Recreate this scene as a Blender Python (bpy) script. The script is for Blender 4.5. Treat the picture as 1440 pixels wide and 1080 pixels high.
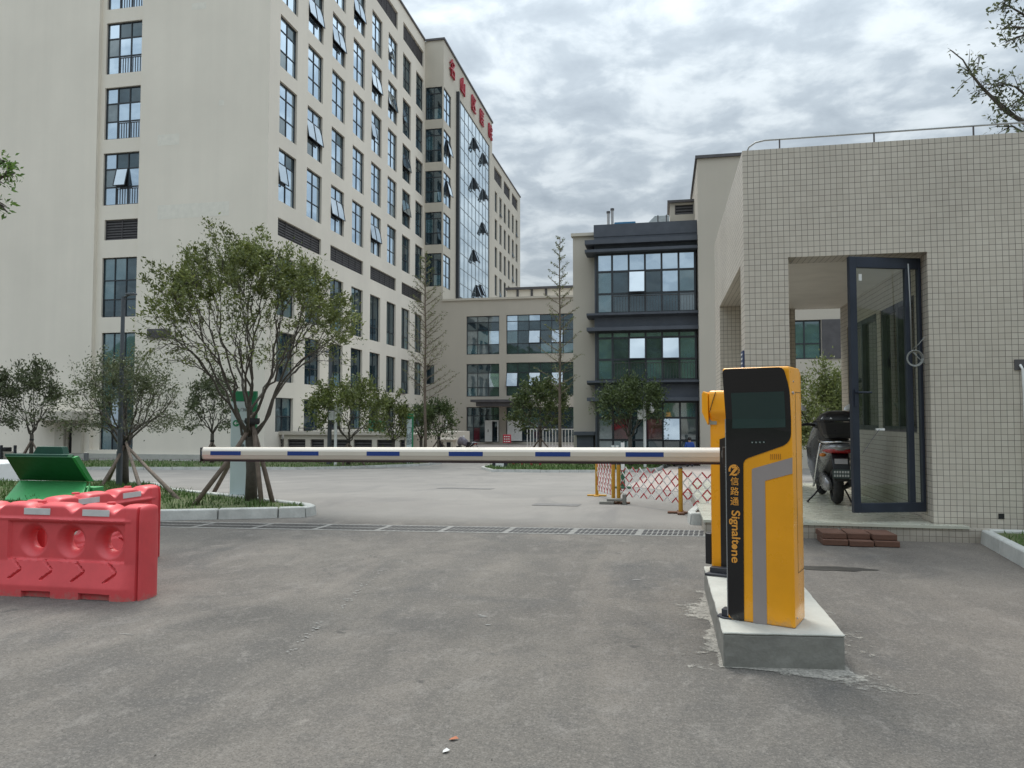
import bpy, bmesh, math, random
from mathutils import Vector, Matrix, noise
R = math.radians
sc = bpy.context.scene
for o in list(bpy.data.objects): bpy.data.objects.remove(o)

# ------------------------------------------------------------------ camera
YAW = R(11.31); PITCH = math.atan(48/1060); FPX = 1060.0; EYE = 1.4
cd = bpy.data.cameras.new('camera'); cam = bpy.data.objects.new('camera', cd); sc.collection.objects.link(cam)
cd.sensor_width = 36; cd.lens = 36*FPX/1440; cd.clip_end = 2000; cd.clip_start = .05
cam.location = (0, 0, EYE); cam.rotation_euler = (R(90)+PITCH, 0, YAW); sc.camera = cam

# ------------------------------------------------------------------ world, sun, exposure
SUN_EL, SUN_AZ = R(58), R(-25)          # azimuth measured from +Y towards +X
w = bpy.data.worlds.new('World'); sc.world = w; w.use_nodes = True
nt = w.node_tree; nt.nodes.clear(); N = nt.nodes; L = nt.links
def mth(op, a, b=None, tree=None, clamp=False):
    t = tree or nt; n = t.nodes.new('ShaderNodeMath'); n.operation = op; n.use_clamp = clamp
    for i, v in enumerate((a, b)):
        if v is None: continue
        if isinstance(v, (int, float)): n.inputs[i].default_value = v
        else: t.links.new(v, n.inputs[i])
    return n.outputs[0]
tc = N.new('ShaderNodeTexCoord'); sx = N.new('ShaderNodeSeparateXYZ'); L.new(tc.outputs['Generated'], sx.inputs[0])
zc = mth('MAXIMUM', sx.outputs[2], 0.0); den = mth('ADD', zc, 0.16)
cx_ = N.new('ShaderNodeCombineXYZ'); L.new(mth('DIVIDE', sx.outputs[0], den), cx_.inputs[0]); L.new(mth('DIVIDE', sx.outputs[1], den), cx_.inputs[1])
def wnoise(scale, detail, rough, dist=0.0, off=(0, 0, 0)):
    mp = N.new('ShaderNodeMapping'); mp.inputs['Location'].default_value = off; L.new(cx_.outputs[0], mp.inputs[0])
    n = N.new('ShaderNodeTexNoise'); n.inputs['Scale'].default_value = scale; n.inputs['Detail'].default_value = detail
    n.inputs['Roughness'].default_value = rough; n.inputs['Distortion'].default_value = dist; L.new(mp.outputs[0], n.inputs['Vector']); return n.outputs['Fac']
n1 = wnoise(5.6, 6, .55, .25, (3.1, .4, 0)); n2 = wnoise(1.1, 4, .5, .3, (4.3, 1.1, 2)); n3 = wnoise(13.0, 5, .6, .2, (8, 2, 0))
mixn = mth('ADD', mth('MULTIPLY', n1, .60), mth('ADD', mth('MULTIPLY', n2, .30), mth('MULTIPLY', n3, .10)))
cr = N.new('ShaderNodeValToRGB'); L.new(mixn, cr.inputs[0])
e = cr.color_ramp.elements
e[0].position = .38; e[0].color = (.26, .30, .335, 1)
e[1].position = .69; e[1].color = (.54, .58, .61, 1)
m = cr.color_ramp.elements.new(.49); m.color = (.33, .375, .41, 1)
m = cr.color_ramp.elements.new(.575); m.color = (.47, .515, .54, 1)
# overcast sky: brighter overhead, a thin bright band low over the horizon
zen = mth('ADD', mth('MULTIPLY', mth('POWER', zc, 1.7), 4.6), 1.0)
hor = mth('MULTIPLY', mth('POWER', mth('SUBTRACT', 1.0, zc, clamp=True), 9.0), .42)
vs = N.new('ShaderNodeVectorMath'); vs.operation = 'SCALE'; L.new(cr.outputs[0], vs.inputs[0]); L.new(zen, vs.inputs['Scale'])
hc = N.new('ShaderNodeVectorMath'); hc.operation = 'SCALE'; hc.inputs[0].default_value = (.62, .63, .60); L.new(hor, hc.inputs['Scale'])
va = N.new('ShaderNodeVectorMath'); va.operation = 'ADD'; L.new(vs.outputs[0], va.inputs[0]); L.new(hc.outputs[0], va.inputs[1])
b1 = N.new('ShaderNodeBackground'); L.new(va.outputs[0], b1.inputs[0]); b1.inputs[1].default_value = 0.62
sky = N.new('ShaderNodeTexSky'); sky.sky_type = 'NISHITA'; sky.sun_disc = False; sky.sun_elevation = SUN_EL; sky.sun_rotation = SUN_AZ
b2 = N.new('ShaderNodeBackground'); L.new(sky.outputs[0], b2.inputs[0]); b2.inputs[1].default_value = 0.10
mx = N.new('ShaderNodeMixShader'); mx.inputs[0].default_value = .93; L.new(b2.outputs[0], mx.inputs[1]); L.new(b1.outputs[0], mx.inputs[2])
wo = N.new('ShaderNodeOutputWorld'); L.new(mx.outputs[0], wo.inputs[0])
sd = bpy.data.lights.new('sun', 'SUN'); sd.energy = 1.7; sd.angle = R(22); sd.color = (1, .95, .87)
so = bpy.data.objects.new('sun', sd); sc.collection.objects.link(so)
dirv = Vector((math.sin(SUN_AZ)*math.cos(SUN_EL), math.cos(SUN_AZ)*math.cos(SUN_EL), math.sin(SUN_EL)))
so.rotation_euler = dirv.to_track_quat('Z', 'Y').to_euler(); so.location = (0, 0, 60)
sc.view_settings.view_transform = 'Standard'; sc.view_settings.look = 'None'; sc.view_settings.exposure = 0.60; sc.view_settings.gamma = 1
sc.cycles.max_bounces = 8; sc.cycles.transparent_max_bounces = 12; sc.cycles.caustics_reflective = False; sc.cycles.caustics_refractive = False
try: sc.cycles.use_denoising = True
except Exception: pass

# ------------------------------------------------------------------ survey helpers (photo measurements to site coordinates)
def ray(px, py):
    x = (px-720)/FPX; y = -(py-540)/FPX
    f = math.cos(PITCH)-y*math.sin(PITCH); u = math.sin(PITCH)+y*math.cos(PITCH)
    return (x*math.cos(YAW)-f*math.sin(YAW), x*math.sin(YAW)+f*math.cos(YAW), u)
def gz(Y):
    return 0.0 if Y < 12 else (-1.25 if Y > 38 else -1.25*(Y-12)/26)
def P(px, py, Y):
    r = ray(px, py); t = Y/r[1]; return Vector((r[0]*t, Y, EYE+r[2]*t))
def PX(px, py, X):
    r = ray(px, py); t = X/r[0]; return Vector((X, r[1]*t, EYE+r[2]*t))
def PZ(px, py, Z):
    r = ray(px, py); t = (Z-EYE)/r[2]; return Vector((r[0]*t, r[1]*t, Z))
def G(px, py):
    r = ray(px, py); t = 1.0
    while t < 400:
        if EYE+r[2]*t <= gz(r[1]*t): break
        t += .02
    return Vector((r[0]*t, r[1]*t, gz(r[1]*t)))

# ------------------------------------------------------------------ object helpers
col = sc.collection
def tag(o, label=None, cat=None, group=None, kind=None):
    if label: o['label'] = label
    if cat: o['category'] = cat
    if group: o['group'] = group
    if kind: o['kind'] = kind
    return o
def thing(name, label, cat, loc=(0, 0, 0), group=None, rz=0):
    o = bpy.data.objects.new(name, None); col.objects.link(o); o.location = loc; o.rotation_euler.z = rz
    o.empty_display_size = .2
    return tag(o, label, cat, group)
def copy_tree(o, parent=None):
    c = o.copy(); col.objects.link(c); c.parent = parent
    for ch in list(o.children): copy_tree(ch, c)
    return c
class MB:
    def __init__(s): s.v = []; s.f = []; s.m = []
    def face(s, pts, mi=0):
        i = len(s.v); s.v += [tuple(p) for p in pts]; s.f.append(tuple(range(i, i+len(pts)))); s.m.append(mi)
    def raw(s, vs, fs, mi=0):
        i = len(s.v); s.v += [tuple(p) for p in vs]; s.f += [tuple(i+k for k in f) for f in fs]; s.m += [mi]*len(fs)
    def box(s, a, b, mi=0, M=None):
        x0, y0, z0 = a; x1, y1, z1 = b
        vs = [Vector(p) for p in ((x0,y0,z0),(x1,y0,z0),(x1,y1,z0),(x0,y1,z0),(x0,y0,z1),(x1,y0,z1),(x1,y1,z1),(x0,y1,z1))]
        if M: vs = [M @ v for v in vs]
        s.raw(vs, [(0,3,2,1),(4,5,6,7),(0,1,5,4),(1,2,6,5),(2,3,7,6),(3,0,4,7)], mi)
    def bar(s, p, q, wd, ht, mi=0, up=(0, 0, 1)):
        p = Vector(p); q = Vector(q); d = (q-p).normalized(); up = Vector(up)
        if abs(d.dot(up)) > .98: up = Vector((0, 1, 0))
        a = d.cross(up).normalized()*wd/2; b = a.cross(d).normalized()*ht/2
        vs = [p-a-b, p+a-b, p+a+b, p-a+b, q-a-b, q+a-b, q+a+b, q-a+b]
        s.raw(vs, [(0,1,2,3),(7,6,5,4),(0,4,5,1),(1,5,6,2),(2,6,7,3),(3,7,4,0)], mi)
    def tube(s, pts, rad, n=8, mi=0, cap=True):
        pts = [Vector(p) for p in pts]
        if isinstance(rad, (int, float)): rad = [rad]*len(pts)
        rings = []; prev = None
        for i, p in enumerate(pts):
            d = (pts[min(i+1, len(pts)-1)]-pts[max(i-1, 0)])
            if d.length < 1e-9: d = Vector((0, 0, 1))
            d.normalize()
            if prev is None:
                ref = Vector((0, 0, 1)) if abs(d.z) < .9 else Vector((1, 0, 0)); a = d.cross(ref).normalized()
            else:
                a = (prev-d*prev.dot(d))
                a = a.normalized() if a.length > 1e-6 else d.orthogonal().normalized()
            prev = a; b = d.cross(a)
            rings.append([p+(a*math.cos(2*math.pi*k/n)+b*math.sin(2*math.pi*k/n))*rad[i] for k in range(n)])
        base = len(s.v)
        for r_ in rings: s.v += [tuple(x) for x in r_]
        for i in range(len(rings)-1):
            for k in range(n):
                s.f.append((base+i*n+k, base+i*n+(k+1) % n, base+(i+1)*n+(k+1) % n, base+(i+1)*n+k)); s.m.append(mi)
        if cap:
            s.f.append(tuple(base+k for k in range(n))[::-1]); s.m.append(mi)
            s.f.append(tuple(base+(len(rings)-1)*n+k for k in range(n))); s.m.append(mi)
    def prism(s, poly, z0, z1, mi=0, M=None, mside=None):
        """poly: list of (x,y) counter-clockwise, extruded along local z"""
        n = len(poly); a = [Vector((x, y, z0)) for x, y in poly]; b = [Vector((x, y, z1)) for x, y in poly]
        vs = a+b
        if M: vs = [M @ v for v in vs]
        i = len(s.v); s.v += [tuple(v) for v in vs]
        s.f.append(tuple(i+k for k in range(n))[::-1]); s.m.append(mi)
        s.f.append(tuple(i+n+k for k in range(n))); s.m.append(mi)
        for k in range(n):
            s.f.append((i+k, i+(k+1) % n, i+n+(k+1) % n, i+n+k)); s.m.append(mi if mside is None else mside)
    def lathe(s, prof, c, n=24, mi=0):
        c = Vector(c); i = len(s.v)
        for r_, z in prof:
            for k in range(n): s.v.append(tuple(c+Vector((r_*math.cos(2*math.pi*k/n), r_*math.sin(2*math.pi*k/n), z))))
        for j in range(len(prof)-1):
            for k in range(n): s.f.append((i+j*n+k, i+j*n+(k+1) % n, i+(j+1)*n+(k+1) % n, i+(j+1)*n+k)); s.m.append(mi)
        s.f.append(tuple(i+k for k in range(n))[::-1]); s.m.append(mi)
        s.f.append(tuple(i+(len(prof)-1)*n+k for k in range(n))); s.m.append(mi)
    def sphere(s, c, r, n=12, mi=0, sc_=(1, 1, 1)):
        c = Vector(c); i = len(s.v); m_ = n//2
        for j in range(m_+1):
            th = math.pi*j/m_
            for k in range(n):
                ph = 2*math.pi*k/n
                s.v.append((c.x+r*sc_[0]*math.sin(th)*math.cos(ph), c.y+r*sc_[1]*math.sin(th)*math.sin(ph), c.z+r*sc_[2]*math.cos(th)))
        for j in range(m_):
            for k in range(n): s.f.append((i+j*n+k, i+(j+1)*n+k, i+(j+1)*n+(k+1) % n, i+j*n+(k+1) % n)); s.m.append(mi)
    def build(s, name, mat, parent=None, bevel=0, smooth=False, loc=None, segs=2, weld=False, world=True):
        me = bpy.data.meshes.new(name)
        off = Vector((0, 0, 0))
        if parent is not None and world:
            p = parent
            while p is not None: off += p.location; p = p.parent
        if loc is not None: off += Vector(loc)
        me.from_pydata([(x-off.x, y-off.y, z-off.z) for x, y, z in s.v], [], s.f)
        mats = mat if isinstance(mat, (list, tuple)) else [mat]
        for m_ in mats: me.materials.append(m_)
        if len(mats) > 1:
            for p_, mi in zip(me.polygons, s.m): p_.material_index = mi
        if bevel or weld:
            bm = bmesh.new(); bm.from_mesh(me); bmesh.ops.remove_doubles(bm, verts=bm.verts, dist=1e-5)
            bmesh.ops.recalc_face_normals(bm, faces=bm.faces)
            if bevel:
                ed = [e_ for e_ in bm.edges if len(e_.link_faces) == 2 and e_.calc_face_angle(0) > R(28)]
                bmesh.ops.bevel(bm, geom=ed, offset=bevel, segments=segs, affect='EDGES', profile=.5, clamp_overlap=True)
            bm.to_mesh(me); bm.free()
        if smooth:
            for p_ in me.polygons: p_.use_smooth = True
            if smooth == 'auto':
                try: me.set_sharp_from_angle(angle=R(35))
                except Exception: pass
        me.update()
        o = bpy.data.objects.new(name, me); col.objects.link(o)
        if parent is not None: o.parent = parent
        if loc is not None: o.location = loc
        return o

# ------------------------------------------------------------------ materials
def newmat(name):
    m_ = bpy.data.materials.new(name); m_.use_nodes = True; t = m_.node_tree
    return m_, t, t.nodes['Principled BSDF']
def nz(t, scale, detail=4, rough=.55, coord='Object', dist=0, sc3=None):
    c = t.nodes.new('ShaderNodeTexCoord'); n = t.nodes.new('ShaderNodeTexNoise')
    n.inputs['Scale'].default_value = scale; n.inputs['Detail'].default_value = detail; n.inputs['Roughness'].default_value = rough; n.inputs['Distortion'].default_value = dist
    if sc3:
        mp = t.nodes.new('ShaderNodeMapping'); mp.inputs['Scale'].default_value = sc3; t.links.new(c.outputs[coord], mp.inputs[0]); t.links.new(mp.outputs[0], n.inputs['Vector'])
    else: t.links.new(c.outputs[coord], n.inputs['Vector'])
    return n.outputs['Fac']
def ramp(t, fac, stops):
    r_ = t.nodes.new('ShaderNodeValToRGB'); t.links.new(fac, r_.inputs[0]); el = r_.color_ramp.elements
    for i, (p, c) in enumerate(stops):
        if not isinstance(c, (tuple, list)): c = (c, c, c)
        x = el[i] if i < 2 else el.new(p)
        x.position = p; x.color = (*c, 1)
    return r_.outputs[0]
def mixc(t, fac, a, b, mode='MIX'):
    n = t.nodes.new('ShaderNodeMix'); n.data_type = 'RGBA'; n.blend_type = mode
    for i, v in ((0, fac), (6, a), (7, b)):
        if isinstance(v, (int, float)): n.inputs[i].default_value = v
        elif isinstance(v, (tuple, list)): n.inputs[i].default_value = (*v, 1)
        else: t.links.new(v, n.inputs[i])
    return n.outputs[2]
def bump(t, bs, h, strength=.3, dist=.01):
    b = t.nodes.new('ShaderNodeBump'); b.inputs['Strength'].default_value = strength; b.inputs['Distance'].default_value = dist
    t.links.new(h, b.inputs['Height']); t.links.new(b.outputs[0], bs.inputs['Normal'])
def simple(name, c, rough=.6, var=.12, scale=3, metal=0, bmp=0, coat=0, fine=None):
    m_, t, bs = newmat(name)
    f = nz(t, scale, 5); a = tuple(x*(1-var) for x in c); b = tuple(min(1, x*(1+var)) for x in c)
    base = ramp(t, f, [(.32, a), (.68, b)])
    if fine:
        f2 = nz(t, fine, 3, .7); base = mixc(t, .5, base, mixc(t, f2, a, b))
    t.links.new(base, bs.inputs['Base Color'])
    rr = ramp(t, nz(t, scale*2.3, 4), [(.3, max(0, rough-.08)), (.7, min(1, rough+.08))]); t.links.new(rr, bs.inputs['Roughness'])
    bs.inputs['Metallic'].default_value = metal
    if coat: bs.inputs['Coat Weight'].default_value = coat; bs.inputs['Coat Roughness'].default_value = .12
    if bmp: bump(t, bs, nz(t, (fine or scale*8), 4), bmp, .01)
    return m_
M = {}
def stucco(name, c, grime=.12):
    m_, t, bs = newmat(name)
    big = nz(t, .12, 6, .6); streak = nz(t, 1.0, 5, .6, sc3=(.9, .9, .045)); fine = nz(t, 9, 4, .7)
    a = tuple(x*(1-grime) for x in c); b = tuple(min(1, x*(1+grime*.5)) for x in c)
    c1 = mixc(t, ramp(t, big, [(.35, 0.), (.65, 1.)]), a, b)
    c2 = mixc(t, ramp(t, streak, [(.40, .16), (.60, 0.)]), c1, tuple(x*.80 for x in c))
    c3 = mixc(t, mth('MULTIPLY', fine, .18, t), c2, tuple(x*.82 for x in c))
    t.links.new(c3, bs.inputs['Base Color']); bs.inputs['Roughness'].default_value = .88
    bump(t, bs, nz(t, 40, 3), .15, .01); return m_
M['stucco'] = stucco('beige_stucco', (.82, .76, .665), .07)
M['stucco2'] = stucco('side_stucco', (.60, .56, .495))
M['stucco3'] = stucco('grey_beige_stucco', (.60, .555, .475), .10)
M['stucco4'] = stucco('warm_grey_stucco', (.54, .495, .425), .10)
M['patch'] = simple('fresh_render', (.775, .74, .66), .85, .05, 3)
def glassm(name, base, refl, rough=.03, ior=1.9, wav=.6, var=.0, tint=(1, 1, 1)):
    """coated glazing seen from outside: dark body below a fresnel reflection"""
    m_ = bpy.data.materials.new(name); m_.use_nodes = True; t = m_.node_tree; t.nodes.clear()
    o = t.nodes.new('ShaderNodeOutputMaterial'); d = t.nodes.new('ShaderNodeBsdfDiffuse'); g_ = t.nodes.new('ShaderNodeBsdfGlossy')
    f = nz(t, .9, 4, .6); bc = ramp(t, f, [(.35, tuple(x*(1-var) for x in base)), (.65, tuple(x*(1+var) for x in base))]); t.links.new(bc, d.inputs[0])
    g_.inputs['Roughness'].default_value = rough; g_.inputs[0].default_value = (*tint, 1)
    fr = t.nodes.new('ShaderNodeFresnel'); fr.inputs['IOR'].default_value = ior
    fac = mth('ADD', fr.outputs[0], refl, t, True)
    bn = t.nodes.new('ShaderNodeBump'); bn.inputs['Strength'].default_value = wav; bn.inputs['Distance'].default_value = .02
    t.links.new(nz(t, .55, 2, .4), bn.inputs['Height']); t.links.new(bn.outputs[0], g_.inputs['Normal'])
    mx_ = t.nodes.new('ShaderNodeMixShader'); t.links.new(fac, mx_.inputs[0]); t.links.new(d.outputs[0], mx_.inputs[1]); t.links.new(g_.outputs[0], mx_.inputs[2])
    t.links.new(mx_.outputs[0], o.inputs[0]); return m_
M['glass'] = glassm('blue_grey_glass', (.19, .27, .35), .62, tint=(.78, .93, 1.06))
M['glass_dark'] = glassm('dark_green_glass', (.024, .040, .050), .09, ior=1.55, var=.5, tint=(.78, .93, 1.0))
M['glass_teal'] = glassm('teal_glass', (.045, .10, .12), .20, ior=1.6, var=.3, tint=(.8, .95, 1))
M['glass_pale'] = glassm('pale_curtained_glass', (.13, .16, .17), .10, var=.3, tint=(.85, .95, 1))
M['glass_mirror'] = glassm('open_sash_glass', (.10, .12, .14), .42, tint=(.82, .92, 1.0))
M['glass_curtain'] = glassm('silver_curtain_wall_glass', (.26, .31, .35), .58, rough=.05, tint=(.86, .95, 1.0))
M['glass_maroon'] = glassm('glass_before_maroon_cloth', (.10, .02, .03), .05, ior=1.5, var=.5)
def clear_glass(name, tint, refl=.04):
    m_ = bpy.data.materials.new(name); m_.use_nodes = True; t = m_.node_tree; t.nodes.clear()
    o = t.nodes.new('ShaderNodeOutputMaterial'); d = t.nodes.new('ShaderNodeBsdfTransparent'); g_ = t.nodes.new('ShaderNodeBsdfGlossy')
    d.inputs[0].default_value = (*tint, 1); g_.inputs['Roughness'].default_value = .02
    fr = t.nodes.new('ShaderNodeFresnel'); fr.inputs['IOR'].default_value = 1.5
    mx_ = t.nodes.new('ShaderNodeMixShader'); t.links.new(mth('ADD', fr.outputs[0], refl, t, True), mx_.inputs[0]); t.links.new(d.outputs[0], mx_.inputs[1]); t.links.new(g_.outputs[0], mx_.inputs[2])
    t.links.new(mx_.outputs[0], o.inputs[0]); return m_
M['clear'] = clear_glass('clear_door_glass', (.78, .86, .84))
M['frame'] = simple('dark_window_frame', (.028, .034, .042), .45, .15)
M['frame_blue'] = simple('navy_aluminium', (.030, .038, .058), .38, .15, metal=.3)
M['louvre'] = simple('dark_louvre', (.085, .08, .085), .6, .15)
M['cornice'] = simple('dark_slate_cornice', (.075, .085, .105), .7, .12, 1.5)
M['black'] = simple('matt_black', (.012, .012, .014), .5, .1)
M['white'] = simple('white_paint', (.72, .73, .72), .5, .06)
M['red'] = simple('red_sign_paint', (.42, .03, .05), .5, .1)
M['green'] = simple('green_sign_paint', (.02, .21, .09), .4, .1)

def asphalt():
    m_, t, bs = newmat('asphalt')
    c = t.nodes.new('ShaderNodeTexCoord'); s_ = t.nodes.new('ShaderNodeSeparateXYZ'); t.links.new(c.outputs['Object'], s_.inputs[0])
    grain = nz(t, 95, 3, .8); mid = nz(t, 16, 5, .7); big = nz(t, .45, 6, .62, dist=.8); sw = nz(t, 1.0, 5, .6, sc3=(.9, .28, 1), dist=1.2)
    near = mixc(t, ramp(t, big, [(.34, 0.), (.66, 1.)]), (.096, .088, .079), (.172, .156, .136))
    near = mixc(t, ramp(t, sw, [(.46, 0.), (.72, .5)]), near, (.25, .22, .19))
    near = mixc(t, ramp(t, nz(t, .8, 5, .6, dist=.5), [(.30, .75), (.46, 0.)]), near, (.080, .079, .078))
    # long wheel-worn lanes running through the gate, oil spots, hairline cracks
    ln = nz(t, 1.0, 3, .5, sc3=(1.5, .10, 1), dist=.4); near = mixc(t, ramp(t, ln, [(.38, .25), (.52, 0.), (.60, 0.)]), near, (.085, .083, .080))
    near = mixc(t, ramp(t, nz(t, 2.6, 4, .55), [(.70, 0.), (.76, .55)]), near, (.33, .30, .265))
    near = mixc(t, ramp(t, nz(t, 3.7, 3, .5), [(.24, .7), (.30, 0.)]), near, (.05, .048, .047))
    vo = t.nodes.new('ShaderNodeTexVoronoi'); vo.feature = 'DISTANCE_TO_EDGE'; vo.inputs['Scale'].default_value = .55
    wp_ = t.nodes.new('ShaderNodeVectorMath'); wp_.operation = 'ADD'; nn_ = t.nodes.new('ShaderNodeTexNoise'); nn_.inputs['Scale'].default_value = 2.0; nn_.inputs['Detail'].default_value = 6; t.links.new(c.outputs['Object'], nn_.inputs['Vector'])
    t.links.new(c.outputs['Object'], wp_.inputs[0]); t.links.new(nn_.outputs['Color'], wp_.inputs[1]); t.links.new(wp_.outputs[0], vo.inputs['Vector'])
    crk = mth('MULTIPLY', ramp(t, vo.outputs['Distance'], [(.0, 1.), (.006, 0.)]), ramp(t, nz(t, .35, 3), [(.50, 0.), (.60, .65)]), t)
    near = mixc(t, crk, near, (.045, .043, .042))
    near = mixc(t, ramp(t, nz(t, 3.2, 7, .72, dist=.7), [(.38, .35), (.52, 0.)]), near, (.080, .076, .072))
    near = mixc(t, ramp(t, nz(t, 5.5, 7, .75, dist=.4, sc3=(1, .6, 1)), [(.53, 0.), (.68, .5)]), near, (.255, .235, .212))
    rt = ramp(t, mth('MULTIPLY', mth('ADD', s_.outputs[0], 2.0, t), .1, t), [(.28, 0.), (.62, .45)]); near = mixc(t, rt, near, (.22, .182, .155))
    g40 = nz(t, 34, 4, .85)
    near = mixc(t, ramp(t, g40, [(.36, .45), (.48, 0.)]), near, (.055, .053, .05))
    near = mixc(t, ramp(t, g40, [(.53, 0.), (.68, .42)]), near, (.31, .29, .26))
    near = mixc(t, ramp(t, grain, [(.34, .6), (.50, 0.)]), near, (.035, .034, .033))
    near = mixc(t, ramp(t, grain, [(.56, 0.), (.74, .45)]), near, (.36, .335, .30))
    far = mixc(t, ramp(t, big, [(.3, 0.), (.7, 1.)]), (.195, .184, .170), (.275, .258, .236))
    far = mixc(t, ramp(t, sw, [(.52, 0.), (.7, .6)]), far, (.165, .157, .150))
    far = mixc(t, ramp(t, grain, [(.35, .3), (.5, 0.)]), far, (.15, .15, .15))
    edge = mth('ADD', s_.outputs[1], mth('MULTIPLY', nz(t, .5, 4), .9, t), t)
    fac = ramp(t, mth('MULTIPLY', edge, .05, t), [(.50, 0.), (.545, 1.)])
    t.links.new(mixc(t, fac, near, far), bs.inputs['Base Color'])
    t.links.new(ramp(t, big, [(.3, .78), (.7, .92)]), bs.inputs['Roughness']); bs.inputs['Specular IOR Level'].default_value = .35
    h = mth('ADD', mth('MULTIPLY', grain, 1.0, t), mth('MULTIPLY', mid, .6, t), t); bump(t, bs, h, .55, .008)
    return m_
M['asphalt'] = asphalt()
M['concrete'] = simple('grey_concrete', (.21, .205, .185), .9, .22, 5, bmp=.4, fine=40)
M['concrete_top'] = simple('pale_concrete_top', (.44, .44, .40), .88, .14, 6, bmp=.3, fine=45)
M['kerb'] = simple('white_grey_kerb', (.47, .475, .45), .85, .30, 4, bmp=.3, fine=30)
M['paving'] = simple('pale_red_paving', (.34, .29, .26), .85, .12, 2, bmp=.2)
M['slab'] = simple('polished_pale_stone', (.50, .50, .42), .28, .06, 2)
M['soil'] = simple('dark_soil', (.07, .05, .038), .95, .4, 8, bmp=.6)
M['grassbase'] = simple('grass_ground', (.085, .105, .038), .95, .45, 6, bmp=.5, fine=30)
M['blade'] = simple('grass_blade', (.075, .14, .028), .7, .4, 3)
M['bark'] = simple('grey_brown_bark', (.085, .074, .06), .92, .35, 14, bmp=.7, fine=60)
M['pole_wood'] = simple('weathered_prop_wood', (.15, .115, .09), .9, .25, 10, bmp=.4)
def leafm(name, a, b):
    m_, t, bs = newmat(name)
    gi = t.nodes.new('ShaderNodeNewGeometry')
    c1 = ramp(t, gi.outputs['Random Per Island'], [(.0, a), (1., b)])
    c2 = mixc(t, ramp(t, nz(t, 1.6, 3), [(.4, 0.), (.65, .6)]), c1, tuple(x*.45 for x in a))
    t.links.new(c2, bs.inputs['Base Color']); bs.inputs['Roughness'].default_value = .5
    tr = t.nodes.new('ShaderNodeBsdfTranslucent'); t.links.new(c2, tr.inputs[0])
    ms = t.nodes.new('ShaderNodeMixShader'); ms.inputs[0].default_value = .28
    out = t.nodes['Material Output']; t.links.new(bs.outputs[0], ms.inputs[1]); t.links.new(tr.outputs[0], ms.inputs[2]); t.links.new(ms.outputs[0], out.inputs[0]); return m_
M['leaf'] = leafm('olive_leaves', (.085, .115, .028), (.24, .275, .080))
M['leaf_dark'] = leafm('dark_leaves', (.055, .085, .030), (.14, .185, .060))
M['leaf_grey'] = leafm('dusty_leaves', (.085, .105, .048), (.17, .195, .095))
M['leaf_fresh'] = leafm('fresh_leaves', (.07, .14, .03), (.17, .29, .06))

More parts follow.
